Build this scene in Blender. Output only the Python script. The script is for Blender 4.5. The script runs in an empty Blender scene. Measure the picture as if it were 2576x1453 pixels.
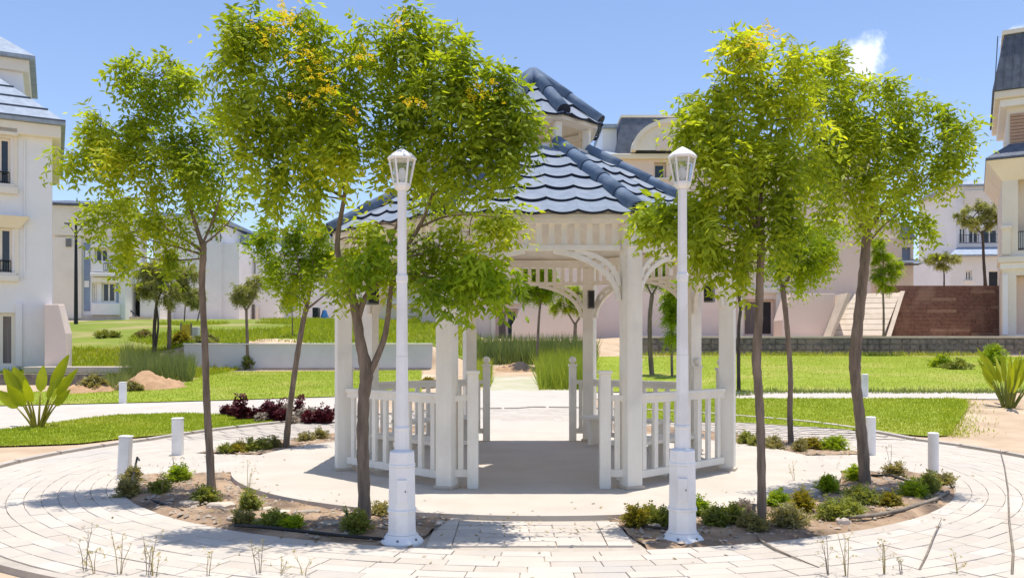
import bpy, bmesh, math, random
import numpy as np
from mathutils import Vector, Matrix

random.seed(7)
RNG = np.random.default_rng(11)
SC = bpy.context.scene
COL = SC.collection
R = math.radians

# ------------------------------------------------------------------ camera, sky, sun, exposure
F, CX, YH, EYE = 2097.0, 1287.5, 884.0, 1.5        # focal length etc. in a 2575 px wide picture
cam_d = bpy.data.cameras.new('camera')
cam_d.sensor_width = 36.0
cam_d.lens = F / 2575.0 * 36.0
cam_d.shift_y = (YH - 726.5) / 2575.0
cam_d.clip_start, cam_d.clip_end = 0.1, 3000
cam = bpy.data.objects.new('camera', cam_d)
cam.location = (0, 0, EYE)
cam.rotation_euler = (R(90), 0, 0)
COL.objects.link(cam)
SC.camera = cam

SUN_TO = Vector((-0.075, -0.06, -1.0)).normalized()  # direction the light travels
elev = math.asin(-SUN_TO.z)
azim = math.atan2(-SUN_TO.x, -SUN_TO.y)              # clockwise from +Y
sun_d = bpy.data.lights.new('sun', 'SUN')
sun_d.energy = 3.25
sun_d.angle = R(0.53)
sun_d.color = (1.0, 0.945, 0.86)
sun = bpy.data.objects.new('sun', sun_d)
sun.rotation_euler = SUN_TO.to_track_quat('-Z', 'Y').to_euler()
sun.location = (0, 0, 40)
COL.objects.link(sun)

world = bpy.data.worlds.new('World')
SC.world = world
world.use_nodes = True
wn, wl = world.node_tree.nodes, world.node_tree.links
wn.clear()
wout = wn.new('ShaderNodeOutputWorld')
bg = wn.new('ShaderNodeBackground')
bg.inputs['Strength'].default_value = 0.12
sky = wn.new('ShaderNodeTexSky')
sky.sky_type = 'NISHITA'
sky.sun_disc = False
sky.sun_elevation = elev
sky.sun_rotation = azim
sky.altitude = 100
sky.air_density = 1.0
sky.dust_density = 0.6
sky.ozone_density = 1.6
tint = wn.new('ShaderNodeMix'); tint.data_type = 'RGBA'; tint.blend_type = 'MULTIPLY'
tint.inputs[0].default_value = 1.0
tint.inputs[7].default_value = (0.97, 0.96, 1.04, 1)
wl.new(sky.outputs[0], tint.inputs[6])
geo = wn.new('ShaderNodeTexCoord')
def sky_cloud(col_socket, px, py, rad, squash, seed):
    """one small cumulus puff in the sky around a direction"""
    d = Vector(((px - CX) / F, 1.0, -(py - YH) / F)).normalized()
    sub = wn.new('ShaderNodeVectorMath'); sub.operation = 'SUBTRACT'; sub.inputs[1].default_value = d
    wl.new(geo.outputs['Generated'], sub.inputs[0])
    sc_ = wn.new('ShaderNodeVectorMath'); sc_.operation = 'MULTIPLY'
    sc_.inputs[1].default_value = (1 / rad, 0.6 / rad, squash / rad)
    wl.new(sub.outputs[0], sc_.inputs[0])
    ln = wn.new('ShaderNodeVectorMath'); ln.operation = 'LENGTH'
    wl.new(sc_.outputs[0], ln.inputs[0])
    nz = wn.new('ShaderNodeTexNoise'); nz.inputs['Scale'].default_value = 70; nz.inputs['Detail'].default_value = 6
    nz.inputs['Roughness'].default_value = 0.6
    off = wn.new('ShaderNodeVectorMath'); off.operation = 'ADD'; off.inputs[1].default_value = (seed, 0, 0)
    wl.new(geo.outputs['Generated'], off.inputs[0]); wl.new(off.outputs[0], nz.inputs['Vector'])
    add = wn.new('ShaderNodeMath'); add.operation = 'MULTIPLY_ADD'
    add.inputs[1].default_value = 1.5
    wl.new(nz.outputs[0], add.inputs[0]); wl.new(ln.outputs['Value'], add.inputs[2])
    mr = wn.new('ShaderNodeMapRange'); mr.interpolation_type = 'SMOOTHSTEP'
    mr.inputs[1].default_value = 1.0; mr.inputs[2].default_value = 1.95
    mr.inputs[3].default_value = 0.9; mr.inputs[4].default_value = 0.0
    wl.new(add.outputs[0], mr.inputs[0])
    mx = wn.new('ShaderNodeMix'); mx.data_type = 'RGBA'
    mx.inputs[7].default_value = (7.2, 7.6, 8.3, 1)
    wl.new(mr.outputs[0], mx.inputs[0]); wl.new(col_socket, mx.inputs[6])
    return mx.outputs[2]
csock = sky_cloud(tint.outputs[2], 2170, 150, 0.021, 0.85, 3.1)
csock = sky_cloud(csock, 2558, 92, 0.013, 1.5, 8.7)
wl.new(csock, bg.inputs['Color'])
wl.new(bg.outputs[0], wout.inputs[0])

SC.view_settings.view_transform = 'Standard'
SC.view_settings.look = 'None'
SC.view_settings.exposure = 0.66
SC.view_settings.gamma = 1.0
SC.view_settings.use_curve_mapping = False
SC.cycles.max_bounces = 10
SC.cycles.diffuse_bounces = 7
SC.cycles.transmission_bounces = 5
SC.cycles.transparent_max_bounces = 8

# ------------------------------------------------------------------ terrain
def sstep(a, b, x):
    t = np.clip((x - a) / (b - a), 0, 1)
    return t * t * (3 - 2 * t)
LY = [0, 14, 20.2, 27, 33.95, 34.5, 48, 66, 140, 900]
LZ = [0, 0, .24, .48, .75, 1.78, 3.0, 4.05, 4.6, 4.6]
OY = [0, 14, 20.2, 27, 31, 36, 48, 66, 140, 900]        # left of the grey wall: no step
OZ = [0, 0, .24, .55, .95, 1.75, 3.0, 4.05, 4.6, 4.6]
MY = [0, 14, 20, 27, 34, 42, 46, 60, 900]
MZ = [0, 0, .33, .55, .95, 2.0, 2.2, 2.4, 2.6]
RY = [0, 14, 20, 30, 41.9, 42.7, 46, 60, 900]
RZ = [0, 0, .46, .85, 1.32, 2.24, 2.3, 2.4, 2.6]
def hgt(x, y):
    x = np.asarray(x, float); y = np.asarray(y, float)
    l = np.interp(y, LY, LZ); o = np.interp(y, OY, OZ); m = np.interp(y, MY, MZ); r = np.interp(y, RY, RZ)
    a = sstep(-14.6, -13.2, x)
    z = o * (1 - a) + l * a
    b = sstep(-3.6, -1.5, x)
    z = z * (1 - b) + m * b
    c = sstep(4.6, 6.6, x)
    return z * (1 - c) + r * c
def P(px, py, Y):
    return Vector(((px - CX) / F * Y, Y, EYE - (py - YH) / F * Y))
def GT(px, py):
    """where the line of sight through a point of the photograph meets the terrain"""
    dx, dz = (px - CX) / F, -(py - YH) / F
    ys = np.concatenate([np.arange(4.2, 30, .05), np.arange(30, 160, .2)])
    d = EYE + dz * ys - hgt(dx * ys, ys)
    k = np.where(d <= 0)[0]
    if len(k) == 0:
        y = 160.0
    else:
        i = k[0]
        if i == 0: y = ys[0]
        else: y = ys[i-1] + (ys[i] - ys[i-1]) * d[i-1] / (d[i-1] - d[i] + 1e-9)
    return Vector((dx * y, y, float(hgt(dx * y, y))))

# ------------------------------------------------------------------ materials
MATS = {}
def mat(name, c1, c2=None, scale=4.0, rough=0.8, bump=0.0, bscale=None, detail=4.0, spec=0.3, metal=0.0, stretch=(1, 1, 1), c3=None, s3=0.6, lo=.35, hi=.65):
    if name in MATS: return MATS[name]
    m = bpy.data.materials.new(name); m.use_nodes = True
    n, l = m.node_tree.nodes, m.node_tree.links
    b = n['Principled BSDF']
    b.inputs['Roughness'].default_value = rough
    b.inputs['Metallic'].default_value = metal
    b.inputs['Specular IOR Level'].default_value = spec
    c2 = c2 or tuple(x * 0.8 for x in c1)
    g = n.new('ShaderNodeNewGeometry')
    mp = n.new('ShaderNodeMapping'); mp.inputs['Scale'].default_value = stretch
    l.new(g.outputs['Position'], mp.inputs['Vector'])
    t = n.new('ShaderNodeTexNoise'); t.inputs['Scale'].default_value = scale; t.inputs['Detail'].default_value = detail
    t.inputs['Roughness'].default_value = 0.6
    l.new(mp.outputs[0], t.inputs['Vector'])
    cr = n.new('ShaderNodeValToRGB')
    cr.color_ramp.elements[0].position = lo; cr.color_ramp.elements[0].color = (*c2, 1)
    cr.color_ramp.elements[1].position = hi; cr.color_ramp.elements[1].color = (*c1, 1)
    l.new(t.outputs[0], cr.inputs[0])
    out = cr.outputs[0]
    if c3:
        t3 = n.new('ShaderNodeTexNoise'); t3.inputs['Scale'].default_value = s3; t3.inputs['Detail'].default_value = 5
        l.new(g.outputs['Position'], t3.inputs['Vector'])
        r3 = n.new('ShaderNodeMapRange'); r3.inputs[1].default_value = .5; r3.inputs[2].default_value = .68
        l.new(t3.outputs[0], r3.inputs[0])
        mx = n.new('ShaderNodeMix'); mx.data_type = 'RGBA'
        mx.inputs[7].default_value = (*c3, 1)
        l.new(r3.outputs[0], mx.inputs[0]); l.new(out, mx.inputs[6]); out = mx.outputs[2]
    l.new(out, b.inputs['Base Color'])
    if bump:
        tb = n.new('ShaderNodeTexNoise'); tb.inputs['Scale'].default_value = bscale or scale * 4; tb.inputs['Detail'].default_value = 6
        l.new(mp.outputs[0], tb.inputs['Vector'])
        bp = n.new('ShaderNodeBump'); bp.inputs['Strength'].default_value = bump; bp.inputs['Distance'].default_value = 0.02
        l.new(tb.outputs[0], bp.inputs['Height']); l.new(bp.outputs[0], b.inputs['Normal'])
    MATS[name] = m
    return m

def leafmat(name, c1, c2, c3=None, trans=0.45, tcol=None, nscale=1.1):
    if name in MATS: return MATS[name]
    m = bpy.data.materials.new(name); m.use_nodes = True
    n, l = m.node_tree.nodes, m.node_tree.links
    n.clear()
    o = n.new('ShaderNodeOutputMaterial')
    g = n.new('ShaderNodeNewGeometry')
    cr = n.new('ShaderNodeValToRGB')
    cr.color_ramp.elements[0].position = 0.05; cr.color_ramp.elements[0].color = (*c1, 1)
    cr.color_ramp.elements[1].position = 0.8; cr.color_ramp.elements[1].color = (*c2, 1)
    if c3:
        e = cr.color_ramp.elements.new(0.97); e.color = (*c3, 1)
    t = n.new('ShaderNodeTexNoise'); t.inputs['Scale'].default_value = nscale; t.inputs['Detail'].default_value = 3
    l.new(g.outputs['Position'], t.inputs['Vector'])
    mr = n.new('ShaderNodeMapRange'); mr.inputs[1].default_value = .32; mr.inputs[2].default_value = .68
    l.new(t.outputs[0], mr.inputs[0])
    ad = n.new('ShaderNodeMath'); ad.operation = 'MULTIPLY'; ad.inputs[1].default_value = 0.55
    l.new(mr.outputs[0], ad.inputs[0])
    ma = n.new('ShaderNodeMath'); ma.operation = 'MULTIPLY_ADD'; ma.inputs[1].default_value = 0.45
    l.new(g.outputs['Random Per Island'], ma.inputs[0]); l.new(ad.outputs[0], ma.inputs[2])
    l.new(ma.outputs[0], cr.inputs[0])
    d = n.new('ShaderNodeBsdfPrincipled'); d.inputs['Roughness'].default_value = 0.55
    d.inputs['Specular IOR Level'].default_value = 0.25
    l.new(cr.outputs[0], d.inputs['Base Color'])
    tr = n.new('ShaderNodeBsdfTranslucent')
    hs = n.new('ShaderNodeMix'); hs.data_type = 'RGBA'; hs.blend_type = 'MULTIPLY'; hs.inputs[0].default_value = 1
    hs.inputs[7].default_value = (*(tcol or (1.9, 1.7, 0.7)), 1)
    l.new(cr.outputs[0], hs.inputs[6]); l.new(hs.outputs[2], tr.inputs['Color'])
    mx = n.new('ShaderNodeMixShader'); mx.inputs[0].default_value = trans
    l.new(d.outputs[0], mx.inputs[1]); l.new(tr.outputs[0], mx.inputs[2]); l.new(mx.outputs[0], o.inputs[0])
    MATS[name] = m
    return m

def glassmat(name, col, rough=.05):
    if name in MATS: return MATS[name]
    m = mat(name, col, tuple(c * .6 for c in col), scale=1.2, rough=rough, spec=0.6)
    return m

white = mat('white_paint', (.88, .835, .75), (.82, .77, .68), scale=3, rough=.6, bump=.10, bscale=60, stretch=(3, 3, .6), c3=(.76, .72, .65), s3=2.4)
lampw = mat('lamp_white_paint', (.86, .85, .83), (.80, .79, .77), scale=5, rough=.55, bump=.12, bscale=50, c3=(.74, .725, .70), s3=3.2)
glaze = mat('tile_face', (.255, .30, .37), (.205, .245, .31), scale=9, rough=.85, bump=.3, bscale=90, c3=(.30, .335, .385), s3=1.8)
tedge = mat('tile_edge_shade', (.018, .026, .048), (.01, .015, .03), scale=20, rough=.6)  # shade on the tile butts, painted in as near-black navy
ridge = mat('ridge_tile_blue', (.145, .205, .30), (.10, .15, .23), scale=6, rough=.75, bump=.2, bscale=80, c3=(.22, .27, .34), s3=3)
pave = mat('paver_concrete', (.575, .51, .43), (.52, .46, .385), scale=2.2, rough=.9, bump=.25, bscale=60, c3=(.50, .455, .395), s3=.7)
pave2 = mat('paver_concrete_warm', (.55, .485, .405), (.49, .43, .36), scale=3.2, rough=.9, bump=.25, bscale=60, c3=(.48, .445, .40), s3=1.0)
pave3 = mat('paver_concrete_pale', (.60, .54, .465), (.55, .49, .42), scale=2.7, rough=.9, bump=.25, bscale=60, c3=(.53, .485, .425), s3=.8)
joint = mat('paver_joint', (.50, .44, .365), (.43, .375, .305), scale=9, rough=.95, bump=.3)
plazam = mat('plaza_concrete', (.565, .505, .43), (.50, .445, .375), scale=1.6, rough=.9, bump=.2, bscale=50, c3=(.53, .465, .39), s3=.6)
pathm = mat('path_concrete', (.565, .51, .44), (.495, .445, .38), scale=1.4, rough=.9, bump=.25, bscale=30, c3=(.53, .475, .40), s3=.5)
sand = mat('sandy_soil', (.56, .42, .28), (.44, .32, .21), scale=1.3, rough=.95, bump=.5, bscale=25, c3=(.62, .50, .36), s3=.45)
bedm = mat('bed_soil', (.44, .31, .20), (.27, .18, .115), scale=2.6, rough=.95, bump=.9, bscale=22, c3=(.12, .085, .06), s3=1.6)
turf = mat('turf', (.285, .345, .03), (.23, .30, .02), scale=1.2, rough=.9, bump=.4, bscale=60, c3=(.37, .37, .075), s3=.5)
hillm = mat('hill_turf', (.21, .255, .03), (.16, .21, .02), scale=.8, rough=.95, bump=.6, bscale=14, c3=(.34, .29, .12), s3=.25)
dirtm = mat('dug_earth', (.50, .32, .18), (.36, .22, .12), scale=2.5, rough=.95, bump=.8, bscale=12)
bark = mat('bark_brown', (.29, .22, .165), (.16, .12, .09), scale=9, rough=.9, bump=.9, bscale=30, stretch=(2.2, 2.2, .35))
bark_d = mat('bark_dark', (.11, .085, .065), (.06, .045, .035), scale=9, rough=.9, bump=.8, bscale=30, stretch=(2, 2, .4))
stucco = mat('white_stucco', (.84, .82, .80), (.79, .77, .75), scale=.9, rough=.9, bump=.15, bscale=30)
stucco_c = mat('cream_stucco', (.82, .75, .64), (.76, .69, .58), scale=.9, rough=.9, bump=.15, bscale=30)
stucco_p = mat('pink_beige_stucco', (.80, .66, .575), (.74, .60, .52), scale=.35, rough=.9, bump=.15, bscale=20)
stucco_g = mat('pale_grey_stucco', (.83, .815, .79), (.77, .755, .73), scale=.6, rough=.9, bump=.15, bscale=20)
greywall = mat('grey_render', (.62, .62, .63), (.55, .55, .56), scale=.8, rough=.9, bump=.2, bscale=20)
slate = mat('slate_blue_roof', (.13, .155, .20), (.085, .10, .135), scale=3, rough=.7, bump=.3, bscale=25)
slate_l = mat('pale_roof_tile', (.36, .42, .50), (.27, .32, .39), scale=4, rough=.75, bump=.4, bscale=18)
bluep = mat('blue_grey_panel', (.26, .33, .45), (.22, .28, .39), scale=2, rough=.6)
glass_d = glassmat('dark_window_glass', (.028, .034, .045))
curtain = mat('curtain', (.24, .20, .18), (.14, .12, .11), scale=3, rough=.8, stretch=(8, 8, .2))
dark = mat('dark_metal', (.025, .027, .03), (.015, .016, .018), scale=8, rough=.5)
stonem = mat('dark_stone_wall', (.25, .22, .185), (.12, .108, .095), scale=5, rough=.95, bump=1.0, bscale=14, c3=(.27, .23, .19), s3=.9)
brickm = mat('brown_brick', (.27, .155, .115), (.18, .10, .075), scale=5, rough=.9, bump=.5, bscale=25, c3=(.33, .21, .155), s3=.9)
concm = mat('pale_concrete', (.66, .56, .45), (.56, .47, .37), scale=1.8, rough=.9, bump=.35, bscale=20)
rockm = mat('limestone', (.50, .42, .33), (.30, .25, .20), scale=6, rough=.95, bump=.9, bscale=25)
pipem = mat('black_pipe', (.03, .03, .03), (.02, .02, .02), scale=10, rough=.5)
drym = mat('dry_stem', (.42, .34, .13), (.28, .21, .09), scale=14, rough=.9)
woodm = mat('weathered_wood', (.30, .25, .19), (.19, .155, .12), scale=8, rough=.9, bump=.5, stretch=(1, 1, 1))
boxm = mat('grey_box_plastic', (.20, .195, .19), (.16, .155, .15), scale=8, rough=.5)
tarpm = mat('blue_tarp', (.04, .20, .50), (.03, .13, .36), scale=6, rough=.5, bump=.6)
yellowm = mat('yellow_board', (.62, .45, .05), (.5, .36, .04), scale=5, rough=.7)
leafA = leafmat('leaf_yellow_green', (.12, .205, .014), (.385, .465, .03), (.54, .53, .04), trans=.53)
leafB = leafmat('leaf_mid_green', (.11, .20, .008), (.32, .43, .014), (.44, .46, .018), trans=.52)
leafC = leafmat('leaf_grey_green', (.16, .19, .06), (.34, .36, .12), trans=.4)
leafD = leafmat('leaf_big_fresh', (.13, .22, .012), (.33, .42, .03), trans=.5)
leafS = leafmat('leaf_shrub', (.13, .16, .035), (.30, .33, .075), trans=.35)
leafY = leafmat('leaf_shrub_yellow', (.16, .155, .02), (.36, .30, .03), trans=.35)
leafO = leafmat('leaf_shrub_olive', (.18, .17, .07), (.33, .30, .13), trans=.3)
leafR = leafmat('leaf_dark_red', (.045, .007, .012), (.15, .025, .035), (.30, .16, .12), trans=.25, tcol=(1.5, .7, .7))
leafP = leafmat('leaf_pale_dry', (.30, .24, .17), (.45, .38, .30), trans=.2, tcol=(1, 1, 1))
flower = leafmat('yellow_blossom', (.68, .50, .012), (.82, .68, .03), trans=.3, tcol=(1.2, 1.1, .8))
grassm = leafmat('lawn_blade', (.22, .295, .018), (.33, .385, .035), (.44, .43, .09), trans=.4, nscale=.9)
tallg = leafmat('tall_grass_blade', (.10, .15, .05), (.24, .29, .11), (.38, .40, .20), trans=.4)
tallgy = leafmat('tall_grass_fresh', (.15, .23, .03), (.34, .40, .06), (.45, .45, .12), trans=.45)
paddle = leafmat('paddle_leaf', (.20, .26, .01), (.34, .38, .02), trans=.5, tcol=(1.5, 1.4, .6), nscale=3)
paddle_s = leafmat('paddle_stalk', (.24, .22, .03), (.36, .32, .05), trans=.2)

def pane_glass():
    m = bpy.data.materials.new('lantern_glass'); m.use_nodes = True
    b = m.node_tree.nodes['Principled BSDF']
    nz = m.node_tree.nodes.new('ShaderNodeTexNoise'); nz.inputs['Scale'].default_value = 18
    mr = m.node_tree.nodes.new('ShaderNodeMapRange'); mr.inputs[3].default_value = .03; mr.inputs[4].default_value = .18
    m.node_tree.links.new(nz.outputs[0], mr.inputs[0]); m.node_tree.links.new(mr.outputs[0], b.inputs['Roughness'])
    b.inputs['Base Color'].default_value = (.9, .93, .92, 1)
    b.inputs['Transmission Weight'].default_value = .92
    b.inputs['IOR'].default_value = 1.1
    return m
lantern_glass = pane_glass()

# ------------------------------------------------------------------ mesh helpers
class MB:
    def __init__(s): s.v = []; s.f = []; s.m = []
    def add(s, vs, fs, mi=0):
        o = len(s.v); s.v += [tuple(x) for x in vs]
        s.f += [tuple(i + o for i in f) for f in fs]; s.m += [mi] * len(fs)
    def box(s, x0, x1, y0, y1, z0, z1, M=None, mi=0):
        vs = [Vector((x, y, z)) for z in (z0, z1) for x, y in ((x0, y0), (x1, y0), (x1, y1), (x0, y1))]
        if M is not None: vs = [M @ v for v in vs]
        s.add(vs, [(3, 2, 1, 0), (4, 5, 6, 7), (0, 1, 5, 4), (1, 2, 6, 5), (2, 3, 7, 6), (3, 0, 4, 7)], mi)
    def tube(s, pts, rad, n=8, cap=True, mi=0):
        pts = [Vector(p) for p in pts]
        if not hasattr(rad, '__len__'): rad = [rad] * len(pts)
        rings = []
        prev = None
        for i, p in enumerate(pts):
            d = (pts[min(i+1, len(pts)-1)] - pts[max(i-1, 0)])
            if d.length < 1e-9: d = Vector((0, 0, 1))
            d.normalize()
            if prev is None:
                a = Vector((1, 0, 0)) if abs(d.x) < .9 else Vector((0, 1, 0))
                a = (a - d * a.dot(d)).normalized()
            else:
                a = (prev - d * prev.dot(d))
                a = a.normalized() if a.length > 1e-6 else d.orthogonal().normalized()
            prev = a
            b = d.cross(a)
            rings.append([p + (a * math.cos(2*math.pi*k/n) + b * math.sin(2*math.pi*k/n)) * rad[i] for k in range(n)])
        vs = [v for r in rings for v in r]
        fs = []
        for i in range(len(pts)-1):
            for k in range(n):
                k2 = (k+1) % n
                fs.append((i*n+k, i*n+k2, (i+1)*n+k2, (i+1)*n+k))
        if cap:
            fs.append(tuple(range(n-1, -1, -1))); fs.append(tuple((len(pts)-1)*n+k for k in range(n)))
        s.add(vs, fs, mi)
    def lathe(s, prof, n=16, rot=0.0, c=(0, 0, 0), mi=0, cap=True):
        vs = []; fs = []
        for r, z in prof:
            for k in range(n):
                a = rot + 2*math.pi*k/n
                vs.append((c[0] + r*math.cos(a), c[1] + r*math.sin(a), c[2] + z))
        for i in range(len(prof)-1):
            for k in range(n):
                k2 = (k+1) % n
                fs.append((i*n+k, i*n+k2, (i+1)*n+k2, (i+1)*n+k))
        if cap:
            fs.append(tuple(range(n-1, -1, -1))); fs.append(tuple((len(prof)-1)*n+k for k in range(n)))
        s.add(vs, fs, mi)
    def strip(s, pts, w, t, M=None, mi=0):
        """flat-sided bar following pts (in the x-z plane), width w in plane, thickness t along y"""
        vs = []; fs = []
        n = len(pts)
        for i in range(n):
            p = Vector((pts[i][0], 0, pts[i][1])); q0 = pts[max(i-1, 0)]; q1 = pts[min(i+1, n-1)]
            d = Vector((q1[0]-q0[0], 0, q1[1]-q0[1])).normalized(); nn = Vector((-d.z, 0, d.x))
            for sy, sn in ((-1, -1), (-1, 1), (1, 1), (1, -1)):
                v = p + nn * sn * w/2 + Vector((0, sy * t/2, 0))
                vs.append(M @ v if M is not None else v)
        for i in range(n-1):
            for k in range(4):
                k2 = (k+1) % 4
                fs.append((i*4+k, i*4+k2, (i+1)*4+k2, (i+1)*4+k))
        fs.append((3, 2, 1, 0)); fs.append(tuple((n-1)*4+k for k in range(4)))
        s.add(vs, fs, mi)
    def mesh(s, name, mats, smooth=False):
        me = bpy.data.meshes.new(name)
        me.from_pydata(s.v, [], s.f)
        for m in (mats if isinstance(mats, (list, tuple)) else [mats]): me.materials.append(m)
        if len(set(s.m)) > 1: me.polygons.foreach_set('material_index', s.m)
        if smooth: me.polygons.foreach_set('use_smooth', [True] * len(me.polygons))
        me.update()
        bm = bmesh.new(); bm.from_mesh(me); bmesh.ops.recalc_face_normals(bm, faces=bm.faces); bm.to_mesh(me); bm.free()
        return me
    def build(s, name, mats, parent=None, smooth=False, bevel=0, loc=(0, 0, 0), rz=0):
        return ob(name, s.mesh(name, mats, smooth), parent, loc, rz, bevel)
def ob(name, me, parent=None, loc=(0, 0, 0), rz=0, bevel=0):
    o = bpy.data.objects.new(name, me); COL.objects.link(o)
    o.parent = parent; o.location = loc; o.rotation_euler = (0, 0, rz)
    if bevel:
        b = o.modifiers.new('bevel', 'BEVEL'); b.width = bevel; b.segments = 2; b.limit_method = 'ANGLE'
    return o
def npmesh(name, verts, faces, mats, smooth=False):
    """mesh from numpy arrays, all faces with the same number of corners"""
    me = bpy.data.meshes.new(name)
    nv, nf, k = len(verts), len(faces), faces.shape[1]
    me.vertices.add(nv); me.vertices.foreach_set('co', np.ascontiguousarray(verts, np.float32).ravel())
    me.loops.add(nf * k); me.loops.foreach_set('vertex_index', np.ascontiguousarray(faces, np.int32).ravel())
    me.polygons.add(nf); me.polygons.foreach_set('loop_start', np.arange(0, nf*k, k, dtype=np.int32))
    me.polygons.foreach_set('loop_total', np.full(nf, k, np.int32))
    for m in (mats if isinstance(mats, (list, tuple)) else [mats]): me.materials.append(m)
    if smooth: me.polygons.foreach_set('use_smooth', np.ones(nf, bool))
    me.update(calc_edges=True); me.validate()
    return me
def thing(name, label, cat, loc=(0, 0, 0), rz=0, group=None):
    o = bpy.data.objects.new(name, None); COL.objects.link(o)
    o.empty_display_size = .2
    o.location = loc; o.rotation_euler = (0, 0, rz)
    return tag(o, label, cat, group)
def tag(o, label=None, cat=None, group=None, kind=None):
    if label: o['label'] = label
    if cat: o['category'] = cat
    if group: o['group'] = group
    if kind: o['kind'] = kind
    return o
def struct(o): o['kind'] = 'structure'; return o

# ------------------------------------------------------------------ the ground
def grid_sheet(name, xs, ys, off, m):
    X, Y = np.meshgrid(xs, ys)
    Z = hgt(X, Y) + off
    v = np.stack([X.ravel(), Y.ravel(), Z.ravel()], 1)
    nx, ny = len(xs), len(ys)
    i = np.arange(nx * ny).reshape(ny, nx)
    f = np.stack([i[:-1, :-1].ravel(), i[:-1, 1:].ravel(), i[1:, 1:].ravel(), i[1:, :-1].ravel()], 1)
    return ob(name, npmesh(name, v, f, m, True))
xs = np.concatenate([[-500, -200, -90, -60], np.arange(-40, 40.1, .5), [60, 90, 200, 500]])
ys = np.unique(np.concatenate([[-30, -5, 3], np.arange(3.5, 34, .4), [33.95, 34.2, 34.5], np.arange(35, 41.9, .5), [41.9, 42.3, 42.7], np.arange(43, 72, 1.0), [80, 100, 140, 300, 900]]))
struct(grid_sheet('ground', xs, ys, 0.0, sand))
# turfed hillside behind the walls
struct(grid_sheet('hillside', np.arange(-30, -1.0, .5), np.unique(np.concatenate([np.arange(34.6, 66, .5)])), .03, hillm))
struct(grid_sheet('hillside', np.arange(-30, -14.6, .5), np.arange(26.0, 34.7, .4), .03, hillm))

def resample(pl, n):
    a = np.array(pl, float); d = np.concatenate([[0], np.cumsum(np.hypot(*np.diff(a, axis=0).T))])
    t = np.linspace(0, d[-1], n)
    return np.stack([np.interp(t, d, a[:, k]) for k in range(2)], 1)
def band_pts(front, back, n, m):
    """rows of terrain points between two border lines given in photograph coordinates"""
    f = np.array([GT(*p)[:2] for p in resample(front, n)]); b = np.array([GT(*p)[:2] for p in resample(back, n)])
    return np.stack([f + (b - f) * t for t in np.linspace(0, 1, m)])
def band(name, front, back, n, m, off, material):
    g = band_pts(front, back, n, m)
    X, Y = g[..., 0], g[..., 1]
    Z = hgt(X, Y) + off
    v = np.stack([X.ravel(), Y.ravel(), Z.ravel()], 1)
    i = np.arange(n * m).reshape(m, n)
    f = np.stack([i[:-1, :-1].ravel(), i[:-1, 1:].ravel(), i[1:, 1:].ravel(), i[1:, :-1].ravel()], 1)
    o = ob(name, npmesh(name, v, f, material, True))
    return o, g
def blades(name, g, count, hmin, hmax, width, material, label, off=.02, lean=.35, parent=None, fade=None):
    """grass: thin triangles scattered evenly over a band"""
    m, n = g.shape[:2]
    a = g[:-1, :-1]; b = g[:-1, 1:]; c = g[1:, :-1]
    area = np.abs((b-a)[..., 0]*(c-a)[..., 1] - (b-a)[..., 1]*(c-a)[..., 0]).ravel() + 1e-9
    k = RNG.choice(len(area), count, p=area/area.sum())
    i, j = np.divmod(k, n-1)
    s, t = RNG.random((2, count, 1))
    p = (g[i, j]*(1-s)+g[i, j+1]*s)*(1-t) + (g[i+1, j]*(1-s)+g[i+1, j+1]*s)*t
    return blades_at(name, p, hmin, hmax, width, material, label, off, lean)
def blades_at(name, p, hmin, hmax, width, material, label, off=.02, lean=.35):
    count = len(p)
    if hmax < .1: p = p + RNG.normal(0, .05, p.shape)
    z = hgt(p[:, 0], p[:, 1]) + off
    base = np.column_stack([p, z])
    an = RNG.random(count)*2*np.pi
    hh = hmin + (hmax-hmin)*RNG.random(count)**1.5
    w = np.column_stack([np.cos(an), np.sin(an), np.zeros(count)]) * (width*(.6+.8*RNG.random(count)))[:, None]
    ln = RNG.normal(0, lean, (count, 2)) * hh[:, None]
    tip = base + np.column_stack([ln, hh])
    v = np.stack([base - w, base + w, tip], 1).reshape(-1, 3)
    o = ob(name, npmesh(name, v, np.arange(count*3).reshape(-1, 3), material))
    tag(o, label, 'grass', kind='stuff')
    return o

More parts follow.
